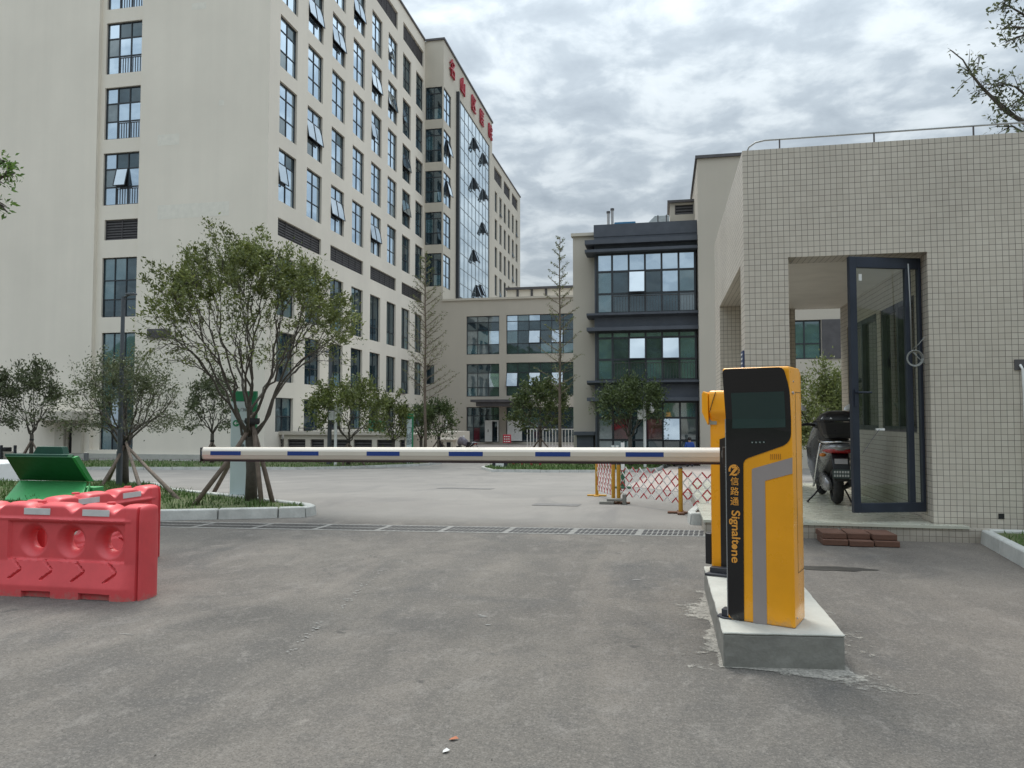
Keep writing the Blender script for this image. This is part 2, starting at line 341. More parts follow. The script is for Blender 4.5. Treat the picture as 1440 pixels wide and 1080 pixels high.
def tile_mat():
    m_, t, bs = newmat('square_wall_tile')
    c = t.nodes.new('ShaderNodeTexCoord'); g_ = t.nodes.new('ShaderNodeNewGeometry')
    s_ = t.nodes.new('ShaderNodeSeparateXYZ'); t.links.new(c.outputs['Object'], s_.inputs[0])
    n_ = t.nodes.new('ShaderNodeSeparateXYZ'); t.links.new(g_.outputs['Normal'], n_.inputs[0])
    nx = mth('GREATER_THAN', mth('ABSOLUTE', n_.outputs[0], None, t), .5, t); nzz = mth('GREATER_THAN', mth('ABSOLUTE', n_.outputs[2], None, t), .5, t)
    def sel(f, a, b):
        k = t.nodes.new('ShaderNodeMix'); t.links.new(f, k.inputs[0]); t.links.new(a, k.inputs[2]); t.links.new(b, k.inputs[3]); return k.outputs[0]
    u = sel(nx, s_.outputs[0], s_.outputs[1]); v = sel(nzz, s_.outputs[2], s_.outputs[1])
    cb = t.nodes.new('ShaderNodeCombineXYZ'); t.links.new(u, cb.inputs[0]); t.links.new(v, cb.inputs[1])
    # every course wanders by a millimetre or two, as laid by hand
    wob = t.nodes.new('ShaderNodeTexNoise'); wob.inputs['Scale'].default_value = 2.2; wob.inputs['Detail'].default_value = 2; t.links.new(cb.outputs[0], wob.inputs['Vector'])
    wv = t.nodes.new('ShaderNodeVectorMath'); wv.operation = 'SCALE'; t.links.new(wob.outputs['Color'], wv.inputs[0]); wv.inputs['Scale'].default_value = .016
    ad = t.nodes.new('ShaderNodeVectorMath'); ad.operation = 'ADD'; t.links.new(cb.outputs[0], ad.inputs[0]); t.links.new(wv.outputs[0], ad.inputs[1])
    def brick(wd, ht, mort, ma):
        br = t.nodes.new('ShaderNodeTexBrick'); br.offset = 0; br.squash = 1
        br.inputs['Scale'].default_value = 1; br.inputs['Brick Width'].default_value = wd; br.inputs['Row Height'].default_value = ht
        br.inputs['Mortar Size'].default_value = mort; br.inputs['Mortar Smooth'].default_value = .2; br.inputs['Bias'].default_value = 0
        t.links.new(ad.outputs[0], br.inputs['Vector']); return br
    b1_ = brick(.068, .068, .0030, 0)
    b1_.inputs['Color1'].default_value = (.62, .57, .495, 1); b1_.inputs['Color2'].default_value = (.55, .50, .43, 1); b1_.inputs['Mortar'].default_value = (.165, .148, .132, 1)
    dirt = ramp(t, nz(t, .8, 5), [(.3, .84), (.7, 1.03)])
    c1 = mixc(t, 1.0, b1_.outputs['Color'], dirt, 'MULTIPLY')
    c1 = mixc(t, ramp(t, nz(t, 3.0, 4, .6, sc3=(.5, .5, 3)), [(.40, .35), (.6, 0.)]), c1, mixc(t, b1_.outputs['Fac'], (.53, .485, .415), (.40, .365, .31)))
    damp = mth('ADD', mth('MULTIPLY', s_.outputs[2], 1.4, t), mth('MULTIPLY', nz(t, 3, 5), .5, t), t); c1 = mixc(t, ramp(t, damp, [(.30, .55), (.62, 0.)]), c1, (.17, .15, .12))
    t.links.new(c1, bs.inputs['Base Color'])
    t.links.new(ramp(t, b1_.outputs['Fac'], [(0, .42), (1, .95)]), bs.inputs['Roughness'])
    bump(t, bs, mth('SUBTRACT', 1.0, b1_.outputs['Fac'], t), .5, .004); return m_
M['tile'] = tile_mat()
M['ceiling'] = simple('painted_ceiling', (.70, .66, .61), .8, .05)

# ------------------------------------------------------------------ facade helpers
class Facade:
    """a vertical plane: origin O, horizontal direction U, outward normal N"""
    def __init__(s, O, U, Nn): s.O = Vector(O); s.U = Vector(U); s.N = Vector(Nn); s.flip = s.U.cross(Vector((0, 0, 1))).dot(s.N) < 0
    def p(s, u, z, n=0): return s.O+s.U*u+Vector((0, 0, z))+s.N*n
    def box(s, mb, u0, z0, n0, u1, z1, n1, mi=0):
        vs = [s.p(u, z, n) for z in (z0, z1) for u, n in ((u0, n0), (u1, n0), (u1, n1), (u0, n1))]
        f = [(0,3,2,1),(4,5,6,7),(0,1,5,4),(1,2,6,5),(2,3,7,6),(3,0,4,7)]
        if s.flip is False: f = [tuple(reversed(q)) for q in f]
        mb.raw(vs, f, mi)
    def wall(s, mb, u0, u1, z0, z1, holes, rev=.25, mi=0, n=0):
        us = sorted(set([u0, u1]+[h[0] for h in holes]+[h[2] for h in holes])); zs = sorted(set([z0, z1]+[h[1] for h in holes]+[h[3] for h in holes]))
        us = [u for u in us if u0-1e-6 <= u <= u1+1e-6]; zs = [z for z in zs if z0-1e-6 <= z <= z1+1e-6]
        for j in range(len(zs)-1):
            run = None
            for i in range(len(us)-1):
                cu = (us[i]+us[i+1])/2; cz = (zs[j]+zs[j+1])/2
                hole = any(h[0] < cu < h[2] and h[1] < cz < h[3] for h in holes)
                if not hole: run = us[i] if run is None else run
                if (hole or i == len(us)-2) and run is not None:
                    e_ = us[i] if hole else us[i+1]
                    q = [s.p(run, zs[j], n), s.p(e_, zs[j], n), s.p(e_, zs[j+1], n), s.p(run, zs[j+1], n)]
                    mb.face(q[::-1] if s.flip else q, mi); run = None
        for h in holes:
            a, b, c, d = h[:4]
            for q in ((s.p(a, b, n), s.p(a, d, n), s.p(a, d, n-rev), s.p(a, b, n-rev)), (s.p(c, b, n-rev), s.p(c, d, n-rev), s.p(c, d, n), s.p(c, b, n)),
                      (s.p(a, b, n-rev), s.p(c, b, n-rev), s.p(c, b, n), s.p(a, b, n)), (s.p(a, d, n), s.p(c, d, n), s.p(c, d, n-rev), s.p(a, d, n-rev))):
                mb.face(q, mi)
    def window(s, parent, h, cols=2, rows=(.33, .66), pane='glass', rec=.2, fw=.06, open_=None, over=None, fmat='frame', name='window', n=0, sash='glass_mirror', tilt=.3):
        """framed window in hole h=(u0,z0,u1,z1), rows = heights of the transoms as fractions, pane optionally overridden per (col,row)"""
        u0, z0, u1, z1 = h; W = u1-u0; Hh = z1-z0
        us = [u0+W*i/cols for i in range(cols+1)] if isinstance(cols, int) else [u0+W*c for c in (0, *cols, 1)]
        zs = [z0]+[z0+Hh*r_ for r_ in rows]+[z1]
        fr = MB()
        for i, u in enumerate(us):
            a = u if i == 0 else u-fw/2; b = u+fw if i == 0 else (u if i == len(us)-1 else u+fw/2)
            if i == len(us)-1: a = u-fw
            s.box(fr, a, z0+.001, n-rec-.03, b, z1-.001, n-rec+.05)
        for i, z in enumerate(zs):
            a = z if i == 0 else (z-fw if i == len(zs)-1 else z-fw/2); b = a+fw
            s.box(fr, u0+.001, a, n-rec-.03, u1-.001, b, n-rec+.047)
        f = fr.build(name, M[fmat], parent)
        groups = {}
        nc = len(us)-1; nr = len(zs)-1
        for i in range(nc):
            for j in range(nr):
                if open_ and (i, j) in open_: continue
                k = (over or {}).get((i, j), pane); groups.setdefault(k, []).append((us[i], zs[j], us[i+1], zs[j+1]))
        for k, lst in groups.items():
            g_ = MB()
            for a, b, c, d in lst:
                q = [s.p(a, b, n-rec), s.p(c, b, n-rec), s.p(c, d, n-rec), s.p(a, d, n-rec)]
                g_.face(q[::-1] if s.flip else q)
            g_.build('pane', M[k], f)
        for (i, j) in (open_ or ()):
            a, b, c, d = us[i]+.02, zs[j]+.02, us[i+1]-.02, zs[j+1]-.02
            g_ = MB(); dd = tilt
            pt = [s.p(a, b, n-rec+.08+dd), s.p(c, b, n-rec+.08+dd), s.p(c, d, n-rec+.08), s.p(a, d, n-rec+.08)]
            q = pt[::-1] if s.flip else pt
            g_.face(q, 1)
            for p_, q_ in zip(pt, pt[1:]+pt[:1]): g_.bar(p_, q_, .05, .05, 0, up=s.N)
            bk = [s.p(a, b, n-rec-.02), s.p(c, b, n-rec-.02), s.p(c, d, n-rec-.02), s.p(a, d, n-rec-.02)]
            g_.face(bk[::-1] if s.flip else bk, 2)
            g_.build('sash', [M[fmat], M[sash], M['black']], f)
        return f
def louvre(fc, parent, h, rec=.2, name='louvre', step=.18, mat='louvre'):
    mb = MB(); u0, z0, u1, z1 = h
    q = [fc.p(u0, z0, -rec), fc.p(u1, z0, -rec), fc.p(u1, z1, -rec), fc.p(u0, z1, -rec)]; mb.face(q[::-1] if fc.flip else q, 1)
    z = z0+.03
    while z < z1-.05: fc.box(mb, u0+.002, z, -rec+.01, u1-.002, z+step*.5, -rec+.06); z += step
    k = max(1, round((u1-u0)/1.3))
    for i in range(k+1):
        u = u0+.005+(u1-u0-.06)*i/k; fc.box(mb, u, z0, -rec+.005, u+.05, z1-.002, -rec+.09)
    return mb.build(name, [M[mat], M['black']], parent)

# ------------------------------------------------------------------ lettering
def text_obj(name, body, size, mat, parent, origin, U, V, extrude=.002, align='CENTER', bold=0.0, valign='CENTER', local=False):
    """flat lettering lying in the plane U (reading direction), V (up)"""
    cu = bpy.data.curves.new(name, 'FONT'); cu.body = body; cu.size = size; cu.extrude = extrude; cu.align_x = align; cu.align_y = valign; cu.offset = bold
    tmp = bpy.data.objects.new(name, cu); col.objects.link(tmp)
    dg = bpy.context.evaluated_depsgraph_get(); me = bpy.data.meshes.new_from_object(tmp.evaluated_get(dg))
    bpy.data.objects.remove(tmp); bpy.data.curves.remove(cu)
    me.materials.clear(); me.materials.append(mat)
    U = Vector(U).normalized(); V = Vector(V).normalized(); W = U.cross(V)
    mt = Matrix(((U.x, V.x, W.x, 0), (U.y, V.y, W.y, 0), (U.z, V.z, W.z, 0), (0, 0, 0, 1)))
    off = Vector((0, 0, 0)); p = None if local else parent
    while p is not None: off += p.location; p = p.parent
    mt = Matrix.Translation(Vector(origin)-off) @ mt
    me.transform(mt); o = bpy.data.objects.new(name, me); col.objects.link(o); o.parent = parent; return o

# ================================================================== GROUND
def grid_sheet(name, xs, ys, mat, dz=0.0, kind='structure'):
    mb = MB(); vs = [(x, y, gz(y)+dz) for y in ys for x in xs]; n = len(xs)
    mb.raw(vs, [(j*n+i, j*n+i+1, (j+1)*n+i+1, (j+1)*n+i) for j in range(len(ys)-1) for i in range(n-1)])
    o = mb.build(name, mat); o['kind'] = kind; return o
ys = [-70, -20, 0, 6, 9, 12, 14, 17, 20, 24, 28, 32, 36, 38, 42, 60, 100, 200, 500]
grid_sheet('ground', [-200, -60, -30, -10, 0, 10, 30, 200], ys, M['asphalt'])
# wooded rise behind the photographer, seen only in the panes
mb = MB(); n_ = 40; vs = []; fs = []
for j in range(9):
    for i in range(n_+1):
        x = -140+280*i/n_; y = -48-j*6
        h = (0, 7, 12, 14, 16, 18, 20, 22, 23)[j]+(noise.noise(Vector((x*.07, j*.9, 0)))*5 if j else -.5)
        vs.append((x, y, h))
for j in range(8):
    for i in range(n_): a = j*(n_+1)+i; fs.append((a, a+n_+1, a+n_+2, a+1))
mb.raw(vs, fs); hill = mb.build('hill', simple('wooded_hill', (.05, .075, .035), .95, .5, .35), smooth=True); hill['kind'] = 'structure'

def inset(poly, d):
    n = len(poly); out = []
    for i in range(n):
        p0 = Vector(poly[i-1][:2]); p1 = Vector(poly[i][:2]); p2 = Vector(poly[(i+1) % n][:2])
        e1 = (p1-p0).normalized(); e2 = (p2-p1).normalized(); n1 = Vector((-e1.y, e1.x)); n2 = Vector((-e2.y, e2.x))
        b = (n1+n2); b = b/max(.35, b.length_squared)*2
        out.append(p1+b*d*.5*1.0 if False else p1+(n1+n2)*(d/max(.5, 1+n1.dot(n2))))
    return out
def island(poly, kh=.13, kw=.13, grass=True, blk=1.0, name='grass', kmat='kerb', blades=0, box=None, seed=1, lab=None, fill=None):
    """raised bed: kerb stones round a counter-clockwise polygon, planting inside"""
    rnd = random.Random(seed); ins = inset(poly, kw); kb = MB(); n = len(poly)
    for i in range(n):
        a = Vector(poly[i][:2]); b = Vector(poly[(i+1) % n][:2]); c = Vector(ins[i]); d = Vector(ins[(i+1) % n]); Ln = (b-a).length; k = max(1, round(Ln/blk))
        for q in range(k):
            g_ = .008/max(Ln, .1); t0 = q/k+g_; t1 = (q+1)/k-g_
            A = a.lerp(b, t0); B = a.lerp(b, t1); Cc = c.lerp(d, t0); D = c.lerp(d, t1); jz = rnd.uniform(-.006, .006)
            vs = [(p.x, p.y, gz(p.y)-.05) for p in (A, B, D, Cc)]
            sl = [A.lerp(Cc, .16), B.lerp(D, .16), D, Cc]
            vs += [(p.x, p.y, gz(p.y)+kh+jz) for p in sl]
            kb.raw(vs, [(3,2,1,0),(4,5,6,7),(0,1,5,4),(1,2,6,5),(2,3,7,6),(3,0,4,7)])
    o = kb.build('kerb', M[kmat], bevel=.012 if kh > .1 and blades else 0, segs=1); o['kind'] = 'structure'
    s_ = MB(); s_.face([(p.x, p.y, gz(p.y)+kh-.025) for p in ins])
    me = s_.build(name, fill or M['grassbase'])
    bm = bmesh.new(); bm.from_mesh(me.data); bmesh.ops.triangulate(bm, faces=bm.faces); bm.to_mesh(me.data); bm.free()
    me['kind'] = 'structure' if fill else 'stuff'
    return ins
def inside(p, poly):
    r_ = False; j = len(poly)-1
    for i in range(len(poly)):
        xi, yi = poly[i][0], poly[i][1]; xj, yj = poly[j][0], poly[j][1]
        if (yi > p[1]) != (yj > p[1]) and p[0] < (xj-xi)*(p[1]-yi)/(yj-yi)+xi: r_ = not r_
        j = i
    return r_
def tufts(poly, count, z, hmin, hmax, seed, wd=.006, name='grass', mat='blade', dens=3.0):
    rnd = random.Random(seed); xs = [p[0] for p in poly]; yy = [p[1] for p in poly]; mb = MB(); c = 0
    while c < count:
        x = rnd.uniform(min(xs), max(xs)); y = rnd.uniform(min(yy), max(yy))
        if not inside((x, y), poly): continue
        dn = noise.noise(Vector((x*dens, y*dens, 3.1)))
        if rnd.random() > .55+dn: c += 1; continue
        h = rnd.uniform(hmin, hmax)*(1+dn); a = rnd.uniform(0, 6.28); l = rnd.uniform(0, h*.7); ww = wd*rnd.uniform(.7, 1.5)
        dx, dy = math.cos(a)*ww, math.sin(a)*ww; lx, ly = math.cos(a+1.4)*l, math.sin(a+1.4)*l; zz = gz(y)+z
        mb.raw([(x-dx, y-dy, zz), (x+dx, y+dy, zz), (x+lx*.4+dx*.6, y+ly*.4+dy*.6, zz+h*.6), (x+lx, y+ly, zz+h)], [(0, 1, 2), (0, 2, 3)]); c += 1
    o = mb.build(name, M[mat]); o['kind'] = 'stuff'; return o

# near island on the left (behind the red barriers)
near_isl = [(-4.95, 9.95), (-4.93, 10.25), (-5.15, 10.5), (-6.4, 11.15), (-8.6, 12.25), (-10.6, 14.4), (-12.5, 15.2), (-15.5, 13.5), (-15.0, 7.2), (-12.0, 7.2), (-9.0, 8.35), (-6.8, 9.2), (-5.3, 9.78)]
near_isl = near_isl  # counter-clockwise
def ccw(p):
    a = sum(p[i-1][0]*p[i][1]-p[i][0]*p[i-1][1] for i in range(len(p))); return p if a > 0 else p[::-1]
near_isl = ccw(near_isl)
ins = island(near_isl, .14, .15, blades=1, seed=3)
tufts(ins, 26000, .11, .03, .085, 5)
# far verge before the tower, islands across the car park
v1 = [G(60, 661), G(160, 660.5), G(320, 660.5), G(430, 660.5), G(520, 658), G(590, 655.5), G(622, 652.5), G(600, 650.5), G(520, 651), G(420, 652), G(320, 651), G(160, 649.5), G(60, 649)]
v1 = ccw([(p.x, p.y) for p in v1]); i1 = island(v1, .12, .16, seed=4); tufts(i1, 9000, .09, .06, .16, 6, .02)
v2 = [G(676, 659.5), G(690, 663.5), G(760, 664.5), G(840, 664.5), G(905, 663.5), G(930, 660.5), G(938, 655), G(925, 650.5), G(840, 650), G(760, 650), G(700, 652.5)]
v2 = ccw([(p.x, p.y) for p in v2]); i2 = island(v2, .12, .16, seed=8); tufts(i2, 9000, .09, .06, .16, 9, .02)
# grass bed in front of the kiosk's right wall
kb_ = [(3.80, 9.46), (3.72, 8.9), (3.50, 7.6), (3.35, 6.0), (8.5, 6.0), (8.5, 9.46)]
k0 = PZ(1376, 744, .15); k1 = PZ(1440, 777, .15)
kb_ = ccw([(k0.x, 9.46), (k0.x+(k1.x-k0.x)*.5, (9.46+k1.y)/2), (k1.x, k1.y), (k1.x-.25, 5.5), (8.5, 5.5), (8.5, 9.46)])
i3 = island(kb_, .15, .12, blades=1, seed=11); tufts(i3, 9000, .12, .02, .07, 12)
# planting corner left of the kiosk plinth
pc = ccw([(.30, 10.55), (.33, 10.25), (1.10, 10.28), (1.10, 13.2), (.62, 13.0), (.42, 11.3)])
island(pc, .15, .12, blades=1, seed=14, name='flower_bed', fill=M['soil'])
# pale pavement beyond the car park
def sheet(name, pts, mat, dz=.004):
    mb = MB(); mb.face([(p[0], p[1], gz(p[1])+dz) for p in pts]); o = mb.build(name, mat); o['kind'] = 'structure'; return o
sheet('pavement', ccw([(-24.8, 46), (8, 46), (8, 76), (-24.8, 76)]), M['paving'])
sheet('forecourt', ccw([tuple(G(*q)[:2]) for q in ((880, 684), (1040, 700), (1040, 655), (945, 655))]), M['paving'], .006)

# ================================================================== HOSPITAL TOWER
YF = 44.0; XS = -24.87; rnd = random.Random(7)
tower = thing('hospital_tower', 'tall beige hospital block on the left with rows of dark framed windows', 'building', (XS, YF, -1.25))
FF = Facade((0, YF, 0), (1, 0, 0), (0, -1, 0)); SF = Facade((XS, 0, 0), (0, 1, 0), (1, 0, 0))
mb = MB(); TOP = 42.1; BASE = -1.3
rows_z = [15.85+4.55*i for i in range(5)]
fx0, fx1 = -37.30, -34.55
low_holes = [(fx0+.2, 13.45, fx1, 14.85), (fx0+.1, 8.2, fx1, 12.25), (fx0+.2, -.85, fx1, 7.15)]
fr_holes = [(fx0, z, fx1, z+3.6) for z in rows_z]+low_holes+[(fx0, 38.9, fx1, 40.7)]
door_h = (P(95, 600, YF).x, -1.2, P(105, 600, YF).x, 1.05)
strip = (-37.65, BASE+.6, -34.30, TOP-.9)
FF.wall(mb, -62, XS, BASE, TOP, [strip, door_h], rev=.28)
FS = Facade((0, YF+.28, 0), (1, 0, 0), (0, -1, 0)); FS.wall(mb, strip[0], strip[2], strip[1], strip[3], fr_holes, rev=.2)
side_holes = []; YC = [45.36+4.02*i for i in range(8)]
for y in YC:
    for z in rows_z: side_holes.append((y, z, y+2.42, z+3.55))
for i, y in enumerate(YC):
    side_holes += [(y, 8.2, y+2.42, 12.2), (y, 3.8, y+2.42, 7.15), (y, .5, y+2.42, 2.75)]
lv_s = []
for i in range(0, 8, 2):
    lv_s += [(YC[i], 13.5, YC[i+1]+2.42, 14.7), (YC[i], 38.9, YC[i+1]+2.42, 40.7)]
SF.wall(mb, YF, 76.4, BASE, TOP, side_holes+lv_s, rev=.30)
mb.box((-62, YF+.6, TOP-.01), (XS-.6, 122, TOP-.6)); mb.face([(-62, YF, BASE), (-62, YF, TOP), (-62, 122, TOP), (-62, 122, BASE)])
mb.build('wall', M['stucco'], tower)
mb = MB()   # roof coping
for a, b in (((-62, YF-.12, TOP-.02), (XS+.14, YF+.4, TOP+.16)), ((XS-.3, YF+.4, TOP-.02), (XS+.14, 76.3, TOP+.16))): mb.box(a, b)
mb.build('coping', M['louvre'], tower)
mb = MB(); FF.box(mb, -62, BASE, .0, XS+.25, -.95, .25); SF.box(mb, YF, BASE, .0, 45, -.951, .249); mb.build('plinth', M['concrete_top'], tower)
for k, z in enumerate(rows_z):
    op = [(1, 1)] if k in (0, 3) else []
    ov = {(1, 2): 'glass_dark', (2, 2): 'glass_dark', (1, 0): 'glass', (2, 0): 'glass', (0, 0): 'glass', (0, 1): 'glass_pale'}
    w_ = FS.window(tower, (fx0, z, fx1, z+3.6), 3, (.35, .70), 'glass', rec=.18, fw=.075, open_=op, over=ov)
    mb = MB()
    for q in range(9): u = fx0+1.0+q*.19; FS.box(mb, u, z+.1, -.17, u+.025, z+1.15, -.145)
    FS.box(mb, fx0+.95, z+1.12, -.17, fx1-.08, z+1.16, -.145); mb.build('guard_rail', M['louvre'], w_)
louvre(FS, tower, fr_holes[5]); louvre(FS, tower, fr_holes[-1])
FS.window(tower, fr_holes[6], 3, (.30, .62), 'glass_dark', rec=.18, fw=.07, over={(0, 2): 'glass_teal', (1, 2): 'glass_teal', (0, 1): 'glass_teal'})
FS.window(tower, fr_holes[7], 3, (.2, .45, .72), 'glass_dark', rec=.18, fw=.07, over={(0, 3): 'glass_teal', (1, 3): 'glass_teal', (2, 3): 'glass_teal', (0, 2): 'glass_teal', (0, 0): 'glass_teal'}, open_=[(1, 1)])
openset = {(0, 0): 1, (0, 4): 1, (1, 1): 1, (1, 3): 1, (1, 4): 1, (2, 3): 1, (2, 0): 1, (3, 4): 1, (3, 3): 0, (4, 2): 1, (4, 3): 1, (5, 3): 1, (5, 4): 1, (6, 1): 1, (6, 2): 1, (6, 3): 1, (4, 0): 1}
for i, y in enumerate(YC):
    for k, z in enumerate(rows_z):
        ov = {}
        if (i+k*3) % 5 == 0 or (i, k) in ((0, 3), (0, 2)): ov = {(1, 2): 'glass_dark'}
        if rnd.random() < .25: ov[(rnd.randint(0, 1), 0)] = 'glass_pale'
        if i >= 6: ov = {(a, b): 'glass_dark' for a in (0, 1) for b in (0, 1, 2)}
        op = []
        if openset.get((i, k)): op = [(0, 1), (1, 1)] if (i+k) % 3 else [(0, 1)]
        SF.window(tower, (y, z, y+2.42, z+3.55), 2, (.35, .74), 'glass', rec=.20, fw=.06, open_=op, over=ov, tilt=.24)
    for h, rr in (((y, 8.2, y+2.42, 12.2), (.3,)), ((y, 3.8, y+2.42, 7.15), (.35,)), ((y, .5, y+2.42, 2.75), (.45,))):
        ov = {}
        for a in (0, 1):
            for b in (0, 1):
                r_ = rnd.random()
                if r_ < .14: ov[(a, b)] = 'glass_teal'
                elif r_ < .24: ov[(a, b)] = 'glass_pale'
        SF.window(tower, h, 2, rr, 'glass_dark', rec=.22, fw=.06, over=ov, open_=[(0, 0)] if rnd.random() < .25 and h[1] < 8 else [], sash='glass_dark', tilt=.25)
for h in lv_s: louvre(SF, tower, h, rec=.22)
# entrance porch left of the window strip
a = P(58, 600, YF).x; b = P(126, 600, YF).x
mb = MB(); mb.box((a, YF-1.6, 1.25), (b, YF, 1.85)); mb.build('canopy', M['stucco3'], tower, bevel=.03)
mb = MB(); mb.box((door_h[0]-.75, YF-.28, -.94), (door_h[0]-.05, YF-.001, 1.25)); mb.box((door_h[2]+.05, YF-.28, -.94), (door_h[2]+.75, YF-.001, 1.25)); mb.build('pier', M['stucco3'], tower)
mb = MB(); FF.box(mb, door_h[0]+.01, -1.15, -.2, door_h[2]-.01, 1.04, -.15); dr = mb.build('door', M['black'], tower)
mb = MB(); FF.box(mb, door_h[2]-.12, 0, -.15, door_h[2]-.08, .35, -.1); mb.build('handle', M['louvre'], dr)
p0 = P(208, 463, YF); p1 = P(240, 475, YF); mb = MB(); FF.box(mb, p0.x, p1.z, .002, p1.x, p0.z, .1)
for k in range(5): FF.box(mb, p0.x+.05, p1.z+.07+k*.085, .1, p1.x-.05, p1.z+.11+k*.085, .12)
mb.build('vent_grille', M['louvre'], tower)
for q in ((222, 190, 252, 203), (222, 289, 322, 303), (270, 5, 290, 12), (308, 141, 315, 148)):
    a = P(q[0], q[1], YF); b = P(q[2], q[3], YF); mb = MB(); FF.box(mb, a.x, b.z, .001, b.x, a.z, .005); mb.build('render_patch', M['patch'], tower)

# ramp housing with louvred openings before the tower's side
rh = thing('ramp_housing', 'low beige wall with a row of dark louvred vents below the tower windows', 'building', (XS+.5, 46, -1.25))
RY = 46.0; RF = Facade((0, RY, 0), (1, 0, 0), (0, -1, 0)); xa = XS+.3; xb = P(572, 610, RY).x; zt = P(470, 611.5, RY).z
hs = []
for q in ((383, 424), (404+2, 0), (448, 538), (564, 632), (656, 750), (782, 875), (900, 985), (1016, 1042)):
    if q[1] == 0: continue
    if q[0] < 440: continue
    hs.append((P(280+q[0]/3.6, 620, RY).x, P(400, 628, RY).z-.55, P(280+q[1]/3.6, 620, RY).x, P(400, 617.5, RY).z))
hs = [(P(384, 620, RY).x, hs[0][1], P(397.5, 620, RY).x, hs[0][3])]+hs
mb = MB(); RF.wall(mb, xa, xb, -1.3, zt, hs, rev=.3); mb.face([(xb, RY, -1.3), (xb, 62, -1.3), (xb, 62, zt), (xb, RY, zt)]); mb.face([(xa, RY, zt), (xb, RY, zt), (xb, 62, zt), (xa, 62, zt)])
mb.build('wall', M['stucco3'], rh)
mb = MB(); mb.box((xa-.3, RY-.18, zt), (xb+.18, RY+.3, zt+.22)); mb.build('coping', M['stucco4'], rh)
for h in hs: louvre(RF, rh, h, rec=.25)
rr = thing('guard_railing', 'thin brown metal railing standing on top of the low louvred wall', 'railing', (P(420, 605, 47).x, 47, zt))
x0, x1 = P(420, 605, 47).x, P(516, 605, 47).x; mb = MB()
for k in range(4): x = x0+(x1-x0)*k/3; mb.tube([(x, 47, zt), (x, 47, zt+.42)], .03, 6)
mb.build('post', M['louvre'], rr); mb = MB(); mb.tube([(x0, 47, zt+.42), (x1, 47, zt+.42)], .03, 6); mb.tube([(x0, 47, zt+.12), (x1, 47, zt+.12)], .02, 6); mb.build('rail', M['louvre'], rr)
gb = thing('notice_board', 'small green framed board above the low louvred wall', 'notice board', (P(530, 605, 47).x, 47, zt))
a = P(519, 591, 47); b = P(541, 608, 47); mb = MB()
for q in (((a.x, a.z-.14), (b.x, a.z)), ((a.x, b.z), (a.x+.1, a.z-.14)), ((b.x-.1, b.z), (b.x, a.z-.14))): mb.box((q[0][0], 46.9, q[0][1]), (q[1][0], 47.1, q[1][1]))
mb.build('frame', M['green'], gb); mb = MB(); mb.box((a.x+.1, 46.97, b.z), (b.x-.1, 47.0, a.z-.14)); mb.build('panel', simple('board_teal', (.03, .16, .12), .5), gb)

# ================================================================== LIFT WING (curtain wall, red characters)
X2 = -22.77; YL = 76.4
lw = thing('curtain_wall_wing', 'projecting beige hospital wing with a silver glass wall and red rooftop characters', 'building', (X2, YL, -1.25))
LF = Facade((0, YL, 0), (1, 0, 0), (0, -1, 0)); LS = Facade((X2, 0, 0), (0, 1, 0), (1, 0, 0))
bz = [(15.4, 18.95), (19.87, 23.4), (24.4, 27.87), (28.8, 32.45), (33.45, 37.0)]
mb = MB(); LF.wall(mb, XS, X2, -1.3, TOP, [(XS+.1, a, X2-.16, b) for a, b in bz], rev=.25)
cw = (81.8, 15.2, 98.3, 38.35)
LS.wall(mb, YL, 99.9, -1.3, TOP, [(YL+.16, a, 79.3, b) for a, b in bz]+[cw], rev=.25)
mb.box((-40, YL+.5, TOP-.5), (X2-.5, 99.9, TOP-.01)); mb.face([(-40, 99.9, -1.3), (X2, 99.9, -1.3), (X2, 99.9, TOP), (-40, 99.9, TOP)][::-1])
mb.build('wall', M['stucco3'], lw)
mb = MB(); mb.box((XS+.15, YL-.14, TOP-.02), (X2+.14, YL+.4, TOP+.2)); mb.box((X2-.3, YL+.4, TOP-.02), (X2+.14, 100.0, TOP+.2)); mb.build('coping', M['louvre'], lw)
for k, (a, b) in enumerate(bz):
    LF.window(lw, (XS+.1, a, X2-.16, b), 2, (.36, .8), 'glass_dark', rec=.12, fw=.08, over={(0, 1): 'glass_teal'} if k % 2 else {(1, 0): 'glass_teal'})
    LS.window(lw, (YL+.16, a, 79.3, b), 2, (.36, .8), 'glass', rec=.12, fw=.08, open_=[(1, 1)] if k in (2, 3) else [], tilt=.35)
mb = MB(); nu, nv = 9, 13
q = [LS.p(cw[0], cw[1], -.1), LS.p(cw[2], cw[1], -.1), LS.p(cw[2], cw[3], -.1), LS.p(cw[0], cw[3], -.1)]; mb.face(q)
cwg = mb.build('glass_wall', M['glass_curtain'], lw); mb = MB(); thin = simple('grey_mullion', (.26, .30, .33), .4, .1)
for i in range(nu+1): u = cw[0]+(cw[2]-cw[0])*i/nu; LS.box(mb, u-.022, cw[1], -.09, u+.022, cw[3], -.06)
for j in range(nv+1): z = cw[1]+(cw[3]-cw[1])*j/nv; LS.box(mb, cw[0], z-.022, -.09, cw[2], z+.022, -.062)
mb.build('mullion', thin, cwg)
mb = MB(); LS.box(mb, cw[0]-.35, cw[1]-.3, .001, cw[0]-.001, cw[3]+.25, .35); LS.box(mb, cw[0]-.001, cw[1]-.3, .001, cw[2], cw[1]-.001, .3); mb.build('dark_edge', M['frame'], lw)
